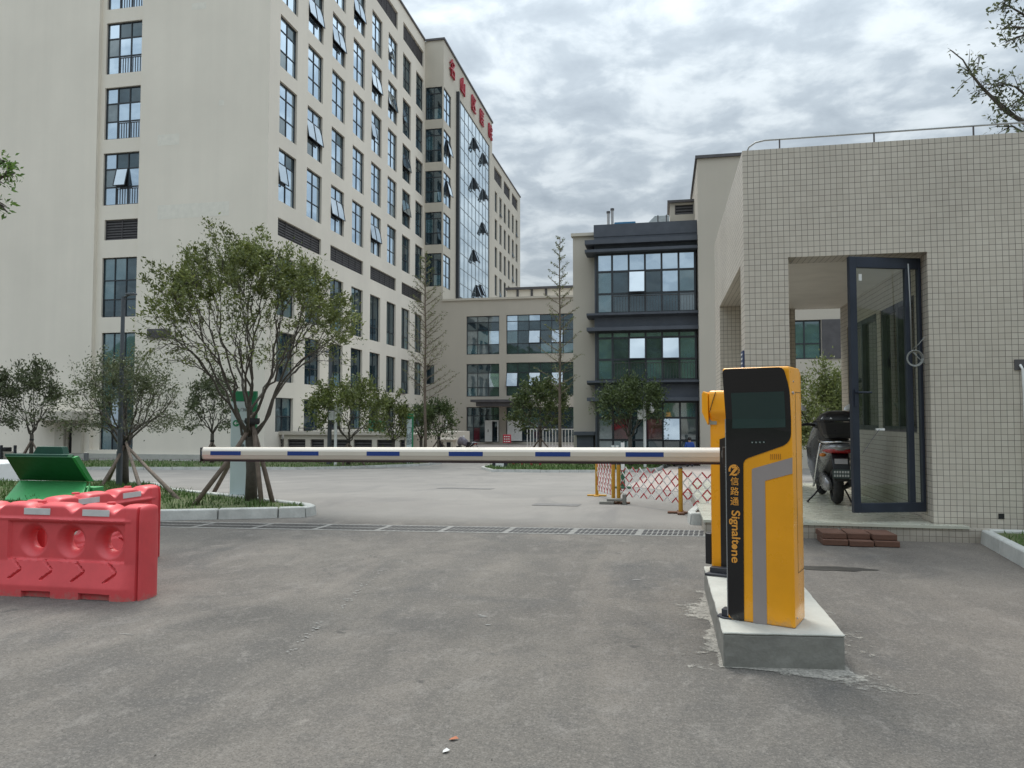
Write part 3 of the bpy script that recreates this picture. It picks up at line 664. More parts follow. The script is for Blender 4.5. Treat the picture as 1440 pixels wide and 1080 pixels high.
for px, py in ((668, 204), (681, 225), (668, 260), (681, 275), (680, 322), (668, 361), (672, 410), (677, 409)):
    c = PX(px, py, X2); mb = MB(); pt = [LS.p(c.y-.55, c.z-.7, .5), LS.p(c.y+.55, c.z-.7, .5), LS.p(c.y+.55, c.z+.7, -.04), LS.p(c.y-.55, c.z+.7, -.04)]
    mb.face(pt, 1)
    for a, b in zip(pt, pt[1:]+pt[:1]): mb.bar(a, b, .1, .1, 0)
    mb.face([LS.p(c.y-.55, c.z-.7, -.045), LS.p(c.y+.55, c.z-.7, -.045), LS.p(c.y+.55, c.z+.7, -.045), LS.p(c.y-.55, c.z+.7, -.045)], 0)
    mb.face([LS.p(c.y-.55, c.z-.7, -.04), LS.p(c.y-.55, c.z-.7, .5), LS.p(c.y-.55, c.z+.7, -.04)], 0)
    mb.build('sash', [M['frame'], M['glass_mirror']], cwg)
for ch, px, py in (('名', 634.5, 101), ('山', 649, 128), ('区', 664.5, 153), ('医', 676, 172), ('院', 688, 193)):
    c = PX(px, py, X2); text_obj('rooftop_character', ch, 2.15, M['red'], lw, (X2+.16, c.y, 40.05), (0, 1, 0), (0, 0, 1), extrude=.10, bold=.0)

# far wing in line behind
fwn = thing('far_ward_block', 'distant lower beige ward block beyond the glass wall wing', 'building', (X2, 100, -1.25))
FT = 37.75; YW = [101.6+3.05*i for i in range(6)]; fz = [14.6+3.93*i for i in range(5)]
hs = [(y, z, y+1.6, z+2.9) for y in YW for z in fz]; lv = [(YW[0]-.4, 34.7, YW[1]+1.6, 36.6), (YW[2], 34.7, YW[3]+1.6, 36.6), (YW[4], 34.7, YW[5]+1.6, 36.6)]
mb = MB(); LS.wall(mb, 99.9, 120.7, -1.3, FT, hs+lv, rev=.3); mb.box((-40, 100.2, FT-.5), (X2-.5, 120.7, FT-.01)); mb.build('wall', M['stucco3'], fwn)
mb = MB(); mb.box((X2-.3, 99.95, FT-.02), (X2+.12, 120.8, FT+.15)); mb.build('coping', M['louvre'], fwn)
for i, y in enumerate(YW):
    for k, z in enumerate(fz): LS.window(fwn, (y, z, y+1.6, z+2.9), 2, (.4,), 'glass' if (i+k) % 3 else 'glass_dark', rec=.22, fw=.08, open_=[(0, 0)] if rnd.random() < .25 else [], tilt=.4)
for h in lv: louvre(LS, fwn, h, rec=.25)

# ================================================================== LOW WING
YW_ = 76.2; WF = Facade((0, YW_, 0), (1, 0, 0), (0, -1, 0)); ZT = P(700, 421, YW_).z
low = thing('low_link_building', 'three storey beige link building with wide dark windows behind the car park', 'building', (-15, YW_, -1.25))
def wr(x0, y0, x1, y1): a = P(x0, y0, YW_); b = P(x1, y1, YW_); return (a.x, b.z, b.x, a.z)
h_l3 = wr(656, 445, 702, 498); h_r3 = wr(712, 443, 808, 496.5); h_l2 = wr(656, 512, 702, 557.5); h_r2 = wr(712, 510, 808, 556); h_g1 = wr(656, 572.5, 702, 622); h_g2 = wr(712, 572.5, 808, 622); h_s = wr(599.5, 513.5, 610.5, 540)
mb = MB(); XR = P(840, 500, YW_).x
WF.wall(mb, X2-.0, XR, -1.3, ZT, [h_l3, h_r3, h_l2, h_r2, h_g1, h_g2], rev=.3)
mb.box((X2, YW_+.3, ZT-.4), (XR, 100, ZT-.01)); mb.build('wall', M['stucco4'], low)
mb = MB(); WF.wall(mb, XS+.0, X2, -1.3, 14.3, [h_s], rev=.2); mb.face([(XS, YW_, 14.3), (X2, YW_, 14.3), (X2, YL, 14.3), (XS, YL, 14.3)]); mb.build('end_wall', M['stucco4'], low)
mb = MB(); mb.box((X2+.0, YW_-.16, ZT-.02), (XR, YW_+.35, ZT+.2)); mb.build('coping', M['stucco3'], low)
WF.window(low, h_s, 1, (.45,), 'glass_dark', rec=.15)
WF.window(low, h_l3, 3, (.26, .62, .84), 'glass_dark', rec=.2, fw=.07, over={(0, 3): 'glass_pale', (1, 3): 'glass_pale', (2, 3): 'glass_pale', (0, 1): 'glass_pale', (2, 1): 'glass', (1, 1): 'glass_teal', (0, 0): 'glass_teal', (1, 0): 'glass_pale'})
WF.window(low, h_r3, 6, (.27, .6, .84), 'glass_dark', rec=.2, fw=.07, over={(0, 3): 'glass', (1, 3): 'glass_teal', (2, 3): 'glass', (0, 2): 'glass', (2, 1): 'glass', (0, 1): 'glass_teal', (3, 0): 'glass_teal', (4, 0): 'glass_teal', (5, 0): 'glass_teal'}, open_=[(2, 1), (4, 1)])
WF.window(low, h_l2, 3, (.28, .72), 'glass_dark', rec=.2, fw=.07, over={(0, 1): 'glass_pale', (1, 1): 'glass_pale', (2, 1): 'glass', (0, 0): 'glass_teal', (1, 0): 'glass_pale'})
WF.window(low, h_r2, 6, (.28, .70), 'glass_dark', rec=.2, fw=.07, open_=[(0, 1), (2, 1), (4, 1)])
WF.window(low, h_g1, 5, (.42, .75), 'glass_dark', rec=.25, fw=.07, over={(0, 0): 'glass_pale', (1, 0): 'glass_maroon', (0, 1): 'glass_pale'})
WF.window(low, h_g2, 6, (.42, .72), 'glass_dark', rec=.25, fw=.07, over={(1, 1): 'glass_teal', (2, 1): 'glass_teal', (0, 2): 'glass_teal'})
c0 = P(670, 562, YW_-3); c1 = P(742, 571, YW_-3)
mb = MB(); mb.box((c0.x, YW_-3.2, c1.z), (c1.x, YW_, c0.z-.25)); mb.box((c0.x-.5, YW_-3.5, c0.z-.25), (c1.x+.3, YW_, c0.z)); mb.build('entrance_canopy', M['louvre'], low)
for (x0, y0, x1, y1, nm) in ((682, 591, 690.5, 621, 'door'), (713.5, 590.5, 734, 620, 'door')):
    a = P(x0, y0, YW_-.4); b = P(x1, y1, YW_-.4); mb = MB(); mb.box((a.x, YW_-.45, b.z), (b.x, YW_-.36, a.z)); d_ = mb.build(nm, M['white'], low, bevel=.01)
    mb = MB(); mb.box(((a.x+b.x)/2, YW_-.5, (a.z+b.z)/2-.1), ((a.x+b.x)/2+.06, YW_-.45, (a.z+b.z)/2+.15)); mb.build('handle', M['frame'], d_)
mb = MB(); a = P(690.5, 591, YW_-.4); b = P(701, 621, YW_-.4)
for q in (((a.x, b.z), (a.x+.12, a.z)), ((b.x-.12, b.z), (b.x, a.z)), ((a.x+.12, a.z-.12), (b.x-.12, a.z))): mb.box((q[0][0], YW_-.44, q[0][1]), (q[1][0], YW_-.36, q[1][1]))
mb.build('door_frame', M['white'], low)
# roof room with three dark posts
YR = 82.; a = P(713, 405, YR); b = P(812, 421, YR)
rp = thing('roof_room', 'low pale roof room with dark posts on top of the link building', 'roof structure', (-12, YR, ZT))
mb = MB(); mb.box((a.x, YR, ZT-.005), (b.x, YR+5, a.z-.25)); mb.build('wall', M['stucco'], rp)
mb = MB(); mb.box((a.x-.15, YR-.3, a.z-.25), (b.x, YR+5.1, a.z)); mb.build('roof', M['louvre'], rp)
for px in (728, 748, 768): x = P(px, 410, YR).x; mb = MB(); mb.box((x-.12, YR-.12, ZT), (x+.12, YR-.002, a.z-.251)); mb.build('post', M['louvre'], rp)

# ================================================================== RIGHT HAND CLINIC: glazed bay, flank, tall block
YB = 43.0
clinic = thing('glazed_clinic', 'three storey clinic with slate cornices and teal glazed bay right of centre', 'building', (0, YB, -1.25))
BF = Facade((0, YB, 0), (1, 0, 0), (0, -1, 0)); KF = Facade((0, YB+1.1, 0), (1, 0, 0), (0, -1, 0))
bx = [P(x, 450, YB).x for x in (839, 861, 884.5, 907.5, 931, 955, 979.5)]
def bzz(y): return P(905, y, YB).z
F3 = [bzz(y) for y in (440, 411.5, 380, 354)]; F2 = [bzz(y) for y in (535, 505, 474.5, 465)]; F1 = [bzz(646), bzz(619), bzz(587.5), bzz(564)]
xl, xr = bx[0]-.12, P(981.5, 450, YB).x
mb = MB(); fx = P(806, 450, YB+1.1).x; fz_t = P(820, 332, YB+1.1).z
KF.wall(mb, fx, xl+1, -1.3, fz_t, [], rev=.2); mb.face([(fx, YB+1.1, -1.3), (fx, YB+1.1, fz_t), (fx, YB+16, fz_t), (fx, YB+16, -1.3)]); mb.box((fx, YB+1.2, fz_t-.4), (4, YB+16, fz_t-.01)); mb.build('wall', M['stucco4'], clinic)
mb = MB(); mb.box((fx-.1, YB+.95, fz_t-.02), (xl+1, YB+1.5, fz_t+.16)); mb.build('coping', M['stucco3'], clinic)
over3 = {(1, 1): 'glass_dark', (3, 1): 'glass_dark', (5, 1): 'glass_teal', (0, 1): 'glass_teal', (0, 0): 'glass_teal', (1, 0): 'glass_dark', (2, 0): 'glass_dark', (3, 0): 'glass_dark', (4, 0): 'glass_dark', (5, 0): 'glass_pale', (4, 1): 'glass'}
over2 = {(0, j): 'glass_teal' for j in range(3)}; over2.update({(5, j): 'glass_teal' for j in range(3)}); over2.update({(i, 2): 'glass_teal' for i in range(6)}); over2[(3, 0)] = 'glass_teal'
over1 = {(0, 1): 'glass_pale', (0, 2): 'glass_teal', (1, 1): 'glass_maroon', (3, 1): 'glass_maroon', (4, 2): 'glass_teal', (5, 2): 'glass_teal', (5, 1): 'glass_pale', (0, 0): 'glass_pale', (1, 0): 'glass_teal', (3, 2): 'glass_teal', (5, 0): 'glass_pale', (1, 2): 'glass_teal', (2, 2): 'glass_teal'}
frac = lambda z: tuple((q-z[0])/(z[-1]-z[0]) for q in z[1:-1])
ucols = tuple((x-bx[0])/(bx[-1]-bx[0]) for x in bx[1:-1])
for z, ov, op, dflt in ((F3, over3, [(2, 1)], 'glass'), (F2, over2, [(2, 1), (4, 1)], 'glass_dark'), (F1, over1, [(4, 1)], 'glass_dark')):
    BF.window(clinic, (bx[0], z[0], bx[-1], z[-1]), ucols, frac(z), dflt, rec=.12, fw=.11, over=ov, open_=op, tilt=.35)
def cornice(z0, z1, name, lip=True):
    mb = MB(); mb.box((xl, YB-.02, z0+.001), (xr, YB+1.0, z1-.001))
    for za, zb in ((z0, z0+.2), (z1-.22, z1)):
        pr = [(-.02, za+(.12 if za == z0 else 0)), (-.42, za if za == z0 else za+.10), (-.42, zb), (-.02, zb)]
        n = len(pr); v = [(xl-.42, YB+y, z) for y, z in pr]+[(xr, YB+y, z) for y, z in pr]
        mb.raw(v, [(0,1,2,3),(7,6,5,4)]+[(k, k+4, (k+1) % 4+4, (k+1) % 4) for k in range(4)])
        mb.box((xl-.42, YB-.02, max(za, z0)+.02), (xl, YB+1.05, zb-.002))
    mb.build(name, M['cornice'], clinic)
cornice(F2[-1], F3[0], 'cornice'); cornice(F1[-1], F2[0], 'cornice')
zr0, zr1 = F3[-1], P(905, 317, YB).z
mb = MB(); mb.box((xl, YB-.02, zr0), (xr, YB+1.3, zr1-.55)); mb.box((xl-.02, YB-.05, zr1-.55), (xr, YB+1.35, zr1+.15)); mb.box((xl-.5, YB-.45, zr0), (xr, YB-.02, zr0+.16)); mb.box((xl-.5, YB-.45, zr1-1.05), (xr, YB-.03, zr1-.8)); mb.box((xl-.5, YB-.03, zr1-1.05), (xl-.001, YB+1.0, zr1-.8)); mb.box((xl-.5, YB-.02, zr0), (xl-.001, YB+1.0, zr0+.16)); mb.build('cornice', M['cornice'], clinic)
mb = MB(); mb.box((xl, YB+.16, -1.3), (xl+.1, YB+1, F3[-1])); mb.box((xl+.1, YB+.9, -1.3), (xr, YB+1, zr0)); mb.build('return_wall', M['cornice'], clinic)
mb = MB(); mb.box((fx+.25, YB+.55, -1.25), (xl-.15, YB+1.09, .42)); mb.box((fx+.1, YB+.35, .42), (xl-.05, YB+1.09, .62)); mb.build('ledge', M['cornice'], clinic)
# window guard bars behind the glass line of the first floors
mb = MB()
for z in (F3, F2):
    for i in range(1, 6):
        x = bx[i]
        while x < bx[i+1]-.1: mb.box((x+.1, YB+.06, z[0]+.1), (x+.115, YB+.075, z[0]+1.0)); x += .16
    mb.box((bx[1], YB+.06, z[0]+1.0), (bx[-1]-.1, YB+.08, z[0]+1.03))
mb.build('guard_rail', M['louvre'], clinic)

tall = thing('tall_rear_block', 'plain tall beige block rising behind the tiled kiosk', 'building', (2, YB-.9, -1.25))
TB = Facade((0, YB-.9, 0), (1, 0, 0), (0, -1, 0)); tx = xr+.01; tz = P(1010, 221, YB-.9).z
wh = (P(1108, 470, YB-.9).x, P(1130, 505, YB-.9).z, P(1155, 470, YB-.9).x, P(1130, 450, YB-.9).z)
gp = (wh[2]+.02, wh[1], P(1186, 470, YB-.9).x, wh[3])
mb = MB(); TB.wall(mb, tx, 18, -1.3, tz, [wh], rev=.25); mb.face([(tx, YB-.9, -1.3), (tx, YB-.9, tz), (tx, YB+7, tz), (tx, YB+7, -1.3)]); mb.box((tx+.01, YB-.5, tz-.5), (18, YB+7, tz-.01)); mb.build('wall', M['stucco4'], tall)
mb = MB(); mb.box((tx-.1, YB-1.02, tz-.02), (18, YB-.5, tz+.14)); mb.box((tx-.1, YB-.5, tz-.02), (tx+.3, YB+7, tz+.14)); mb.build('coping', M['louvre'], tall)
TB.window(tall, wh, 2, (.4,), 'glass_teal', rec=.2, fw=.07)
mb = MB(); TB.box(mb, gp[0], gp[1], .002, gp[2], gp[3], .06); mb.build('wall_panel', M['louvre'], tall)
YP = YB+3.5; a = P(942, 286, YP); b = P(978, 330, YP)
sh = thing('stair_penthouse', 'small beige stair head with a dark louvre on the clinic roof', 'roof structure', (a.x, YP, fz_t))
PF = Facade((0, YP, 0), (1, 0, 0), (0, -1, 0)); lh = (P(949, 290, YP).x, P(950, 302, YP).z, P(975, 290, YP).x, P(950, 288.5, YP).z)
mb = MB(); PF.wall(mb, a.x, b.x+.5, fz_t-.005, a.z, [lh], rev=.2); mb.box((a.x, YP+.25, fz_t), (a.x+.1, YP+3, a.z-.002)); mb.build('wall', M['stucco4'], sh)
mb = MB(); mb.box((a.x-.15, YP-.2, a.z), (b.x+.5, YP+3, a.z+.14)); mb.build('roof', M['louvre'], sh); louvre(PF, sh, lh, rec=.12)
a = P(908, 307, YP-.5); b = P(941, 320, YP-.5); du = thing('air_duct', 'boxy pale metal air duct on the clinic roof beside the stair head', 'duct', (a.x, YP-.5, fz_t))
mb = MB(); mb.prism([(a.x, fz_t), (b.x, fz_t), (b.x, a.z), (a.x+.55, a.z), (a.x, a.z-.55)], -.5, .6, M=Matrix(((1, 0, 0, 0), (0, 0, 1, YP-.5), (0, 1, 0, 0), (0, 0, 0, 1)))); mb.build('casing', simple('galvanised', (.42, .46, .48), .45, .1, metal=.2), du, bevel=.02)
mb = MB(); mb.box((a.x+.7, YP-1.02, fz_t), (a.x+.76, YP-1.0, a.z+.02)); mb.box((a.x+1.2, YP-1.02, fz_t), (a.x+1.26, YP-1.0, a.z+.02)); mb.build('flange', M['louvre'], du)
a = P(865, 316, YP-1); b = P(894, 326, YP-1); wt = thing('blue_roof_tank', 'low blue tank cover on the clinic roof', 'tank', (a.x, YP-1, fz_t))
mb = MB(); mb.prism([(a.x-.25, fz_t), (b.x+.2, fz_t), (b.x, a.z), (a.x, a.z)], -.6, .6, M=Matrix(((1, 0, 0, 0), (0, 0, 1, YP-1), (0, 1, 0, 0), (0, 0, 0, 1)))); mb.build('cover', simple('blue_tarp', (.03, .16, .30), .5), wt, bevel=.03)
mb = MB(); mb.box((a.x-.1, YP-1.62, fz_t), (b.x+.1, YP-1.602, fz_t+.12)); mb.build('rim', M['louvre'], wt)
for px, py, w2 in ((855.5, 300, 'shorter'), (861, 296, 'taller')):
    p = P(px, py, YP); t = thing('vent_pipe', f'{w2} of two thin grey vent pipes on the clinic roof', 'pipe', (p.x, YP, fz_t), 'vent pipes on the clinic roof')
    mb = MB(); mb.tube([(p.x, YP, fz_t-.3), (p.x, YP, p.z)], .085, 10); mb.build('pipe', simple('grey_pipe', (.35, .34, .34), .6), t, smooth='auto')
    mb = MB(); mb.tube([(p.x, YP, p.z), (p.x, YP, p.z+.12)], .12, 10); mb.build('cap', M['louvre'], t)

# ================================================================== TILED GATE KIOSK
KX0, KY0, KT, SZ, CZ = .985, 9.5, 4.68, .185, 3.34
KXR, KYB = 7.2, 14.6
kiosk = thing('gate_kiosk', 'square tiled gate kiosk with open passage and glass guard room on the right', 'kiosk', (KX0, KY0, 0))
mb = MB(); D = .42
OX0, OX1 = 1.50, 3.04
mb.box((KX0, KY0, -.1), (OX0, KY0+D, KT)); mb.box((OX0, KY0, CZ), (OX1, KY0+D, KT)); mb.box((OX1, KY0, -.1), (KXR, KY0+D, KT))
mb.box((KX0, KY0+D, CZ), (KX0+.42, 13.5, KT)); mb.box((KX0, 13.5, -.1), (KX0+.42, KYB, KT)); 
mb.box((KX0+.42, KYB-.42, -.1), (2.34, KYB, KT)) ; mb.box((2.34, KYB-.42, 3.40), (3.24, KYB, KT)); mb.box((3.24, KYB-.42, -.1), (KXR, KYB, KT))
mb.build('tiled_wall', M['tile'], kiosk)
mb = MB(); mb.box((KX0+.42, KY0+D, CZ+.02), (KXR-.2, KYB-.42, CZ+.2)); mb.build('ceiling', M['ceiling'], kiosk)
mb = MB(); mb.box((KX0+.42, KY0+D, KT-.35), (KXR, KYB-.42, KT-.2)); mb.build('roof', M['concrete'], kiosk)
mb = MB(); mb.box((KX0-.5, KY0-.13, -.05), (3.72, KY0-.001, SZ-.03)); mb.box((KX0-.5, KY0-.001, -.05), (KX0-.001, KYB+.4, SZ-.03)); mb.build('tiled_plinth', M['tile'], kiosk)
mb = MB(); mb.box((KX0-.52, KY0-.15, SZ-.03), (3.36, KY0-.0005, SZ)); mb.box((KX0-.52, KY0-.0005, SZ-.03), (KX0-.0005, KYB+.4, SZ)); mb.box((OX0, KY0-.0005, SZ-.03), (OX1, KY0+D, SZ))
mb.box((KX0+.42, KY0+D, SZ-.03), (5.5, KYB-.42, SZ)); mb.box((2.34, KYB-.42, SZ-.03), (3.24, KYB+.4, SZ)); mb.box((KX0-.0005, KY0+D, SZ-.03), (KX0+.42, 13.5, SZ)); mb.build('floor_slab', M['slab'], kiosk)
# glazed inner partition of the guard room (runs back from the jamb)
px_ = 3.10
GFc = Facade((px_, 0, 0), (0, -1, 0), (-1, 0, 0))
mb = MB(); wh = [(-13.7, 1.22, -11.9, 2.95), (-11.7, 1.22, -10.2, 2.95)]
GFc.wall(mb, -(KYB-.42), -(KY0+D), SZ, CZ+.02, wh, rev=.12); mb.build('partition_wall', M['tile'], kiosk)
for h in wh: GFc.window(kiosk, h, 2, (), 'clear', rec=.06, fw=.07, fmat='frame_blue')
mb = MB(); mb.box((4.9, KY0+D, SZ), (5.0, KYB-.42, CZ+.02)); mb.build('room_back_wall', M['ceiling'], kiosk)
mb = MB(); mb.box((3.14, KYB-.9, SZ), (3.36, KYB-.421, CZ)); mb.build('brown_pier', simple('brown_pier_tile', (.15, .10, .085), .6), kiosk)
dk = thing('guard_desk', 'white cabinet dimly seen through the guard room glass', 'cabinet', (4.0, 12.6, SZ))
mb = MB(); mb.box((3.7, 12.2, SZ), (4.6, 13.2, 1.0)); mb.build('body', M['white'], dk, bevel=.01)
mb = MB(); mb.box((3.66, 12.15, 1.0), (4.64, 13.25, 1.04)); mb.build('top', M['ceiling'], dk, bevel=.01)
# door leaf swung open in the reveal
A_ = Vector((P(1196, 540, 9.44).x, 9.44)); B_ = Vector((3.02, 9.72))
zb, ztp = .30, CZ-.035
door = thing('glass_door', 'navy framed glass door swung open in the tiled kiosk passage', 'door', (B_.x, B_.y, zb))
d2 = (B_-A_); Ld = d2.length; d2 = d2/Ld; nrm = Vector((d2.y, -d2.x, 0))
DF = Facade((A_.x, A_.y, 0), (d2.x, d2.y, 0), nrm)
mb = MB(); w1, w2 = .085, .17
DF.box(mb, 0, zb, -.03, w1, ztp, .03); DF.box(mb, Ld-.035, zb, -.03, Ld, ztp, .03); DF.box(mb, w1, zb, -.028, Ld-.035, zb+.11, .028); DF.box(mb, w1, ztp-.13, -.028, Ld-.035, ztp, .028)
DF.box(mb, Ld-.20, zb+.11, -.026, Ld-.13, ztp-.13, .026)
mb.build('frame', M['frame_blue'], door, bevel=.004)
mb = MB(); q = [DF.p(w1, zb+.11), DF.p(Ld-.035, zb+.11), DF.p(Ld-.035, ztp-.13), DF.p(w1, ztp-.13)]; mb.face(q); mb.build('pane', M['clear'], door)
mb = MB(); hz = P(1215, 552, 9.45).z; mb.tube([DF.p(.045, hz, .03), DF.p(.045, hz, .08), DF.p(.21, hz, .085)], .011, 8); DF.box(mb, .025, hz-.16, .03, .065, hz+.04, .042); mb.build('handle', M['frame_blue'], door)
mb = MB(); sz_ = P(1214, 388, 9.45).z; DF.box(mb, .125, sz_-.05, .002, .165, sz_+.03, .006); mb.build('sticker', M['white'], door)
mb = MB(); c0 = P(1236, 604, 9.5); DF.box(mb, .30, c0.z-.012, .003, .40, c0.z+.014, .03); mb.build('door_closer_clip', M['white'], door)
mb = MB(); mb.tube([DF.p(.33, c0.z, .03), DF.p(.24, c0.z-.12, .02), DF.p(.12, c0.z-.28, .02)], .004, 5); mb.build('chain', M['louvre'], door)
# fixed side frame and white cable with coil
cb = thing('coiled_cable', 'pale cable hanging in a loop from the kiosk door frame', 'cable', DF.p(Ld-.15, ztp, .05))
mb = MB(); tp = P(1277, 371, 9.50); md = P(1282, 492, 9.50); cc = P(1285, 502, 9.5)
mb.tube([tp, tp.lerp(md, .5)+Vector((.004, 0, 0)), md], .007, 6); 
for k in range(3):
    r_ = .075+.007*k; mb.tube([(cc.x+r_*math.cos(a*math.pi/12), cc.y-.03-.008*k, cc.z+r_*1.05*math.sin(a*math.pi/12)-.02) for a in range(25)], .005, 6)
mb.tube([md, P(1290, 502, 9.5), P(1301, 512, 9.5)], .006, 6); mb.tube([md+Vector((0, .01, 0)), P(1292, 484, 9.5), P(1300, 474, 9.5)], .004, 6); mb.build('cable', simple('pale_cable', (.26, .27, .26), .5), cb, smooth=True)
# roof handrail
hr = thing('roof_handrail', 'thin metal rail along the top edge of the tiled kiosk', 'railing', (KX0, KY0+.15, KT))
mb = MB(); yy_ = KY0+.12; zr = KT+.155
mb.tube([(KX0+.06, yy_, KT), (KX0+.09, yy_, KT+.08), (KX0+.17, yy_, zr-.02), (KX0+.28, yy_, zr), (KXR-.2, yy_, zr)], .011, 6)
mb.build('rail', simple('galvanised_rail', (.30, .31, .31), .5, metal=.4), hr, smooth=True)
for px in (1096, 1229, 1369, 1500): x = P(px, 190, yy_).x; mb = MB(); mb.tube([(x, yy_, KT-.02), (x, yy_, zr)], .010, 6); mb.build('post', M['louvre'], hr)
# number plate on the pillar flank, junction box and conduit on the wall
p0 = PX(1042, 497, KX0); np_ = thing('wall_plate', 'small dark blue plate on the side of the kiosk pillar', 'plate', (KX0, 9.6, p0.z))
mb = MB(); mb.box((KX0-.02, 9.56, p0.z-.26), (KX0-.001, 9.80, p0.z)); mb.build('plate', simple('plate_blue', (.04, .06, .14), .4), np_)
mb = MB()
for k in range(4): mb.box((KX0-.024, 9.60, p0.z-.05-k*.055), (KX0-.021, 9.76, p0.z-.03-k*.055))
mb.build('printing', M['white'], np_)
cp = P(1433, 513, KY0); cd_ = thing('conduit', 'white plastic conduit running down the tiled wall from a dark box', 'conduit', (cp.x, KY0, cp.z))
mb = MB(); mb.box((cp.x-.05, KY0-.012, cp.z-.06), (cp.x+.35, KY0-.001, cp.z+.06)); mb.build('box', M['louvre'], cd_)
mb = MB(); mb.tube([(cp.x, KY0-.02, cp.z), (cp.x+.02, KY0-.035, cp.z-.05), (cp.x+.03, KY0-.03, cp.z-.3), (cp.x+.035, KY0-.03, cp.z-1.6), (cp.x+.035, KY0-.03, .14)], .014, 8); mb.build('pipe', M['white'], cd_, smooth=True)
hp = P(1408, 726, KY0); mb = MB(); mb.box((hp.x-.03, KY0-.006, hp.z-.03), (hp.x+.03, KY0-.001, hp.z+.03)); o = mb.build('wall_socket', M['black']); tag(o, 'small dark square socket low on the tiled kiosk wall', 'socket')
# stacked paving bricks before the plinth
brm = simple('brown_paver', (.125, .062, .042), .85, .3, 7, bmp=.5, fine=50)
brk = []
for lay, xs_ in ((0, ((1163, 1199), (1199.5, 1233), (1234, 1269))), (1, ((1163, 1197), (1198, 1230), (1232, 1266)))):
    for k, (xa_, xb_) in enumerate(xs_):
        yq = 772 if lay == 0 else 762
        a = PZ(xa_, yq, .07*lay); b = PZ(xb_, yq, .07*lay); y0_ = 8.87+.05*lay+(.03 if k == 1 else 0)*(-1 if lay == 0 else 1); ang = (.02, -.03, .025)[k]*(1 if lay else -1)
        wds = (['left', 'middle', 'right'][k], ['lower', 'upper'][lay])
        t = MB(); t.box((-abs(b.x-a.x)/2*.97, 0, 0), (abs(b.x-a.x)/2*.97, .38, .062)); o = t.build('paving_brick', brm, bevel=.005, segs=1)
        o.location = ((a.x+b.x)/2, y0_, .004+.066*lay); o.rotation_euler.z = ang
        tag(o, f'{wds[0]} brown paving brick of the {wds[1]} layer beside the kiosk plinth', 'brick', 'brown paving bricks stacked at the plinth')

# ================================================================== GATE BLOCK, PAY MACHINE, GATE HOUSING, BOOM
BZ = .195
q0, q1, q3 = PZ(1017, 889, BZ), PZ(1188, 893, BZ), PZ(990, 796, BZ)
q2 = Vector((q1.x+.0, q3.y+.05, BZ))
blk = thing('concrete_block', 'rough pale concrete base block under the two yellow machines', 'base', (q0.x, q0.y, 0))
mb = MB(); mb.prism([(q0.x, q0.y), (q1.x, q1.y), (q2.x, q2.y), (q3.x, q3.y)], -.03, BZ-.012); mb.build('body', M['concrete'], blk, bevel=.008, segs=1)
mb = MB(); mb.prism([(q0.x-.002, q0.y-.002), (q1.x+.002, q1.y-.002), (q2.x, q2.y), (q3.x, q3.y)], BZ-.012, BZ); so_ = mb.build('lit_top', M['concrete_top'], blk, bevel=.004, segs=1)  # top slice paler than the body: light from overhead painted into its colour
for o_ in blk.children:
    bm = bmesh.new(); bm.from_mesh(o_.data); bmesh.ops.triangulate(bm, faces=[f for f in bm.faces if len(f.verts) > 4]); bmesh.ops.subdivide_edges(bm, edges=[e_ for e_ in bm.edges if e_.calc_length() > .12], cuts=18, use_grid_fill=True)
    for v_ in bm.verts:
        q_ = (v_.co+blk.location); n_ = noise.noise(q_*17); n2_ = noise.noise(q_*5)
        v_.co.x += .004*n_+.003*n2_; v_.co.y += .004*noise.noise(q_*15+Vector((9, 0, 0)))+.003*n2_; v_.co.z += .0025*noise.noise(q_*12+Vector((0, 7, 0)))
    bm.to_mesh(o_.data); bm.free()
def blob(name, cx, cy, rx, ry, mat, seed, z=.004, n=46, rough=.45, rot=0):
    rnd = random.Random(seed); pts = []
    for k in range(n):
        a = 2*math.pi*k/n; f = 1+rough*noise.noise(Vector((math.cos(a)*1.6+seed, math.sin(a)*1.6, 0)))+rough*.5*noise.noise(Vector((math.cos(a)*6, math.sin(a)*6, seed)))
        x, y = rx*f*math.cos(a), ry*f*math.sin(a); pts.append((cx+x*math.cos(rot)-y*math.sin(rot), cy+x*math.sin(rot)+y*math.cos(rot), gz(cy)+z))
    mb = MB(); mb.face(pts); return mb
cem = simple('dried_cement', (.36, .345, .30), .95, .30, 9, bmp=.6, fine=50)
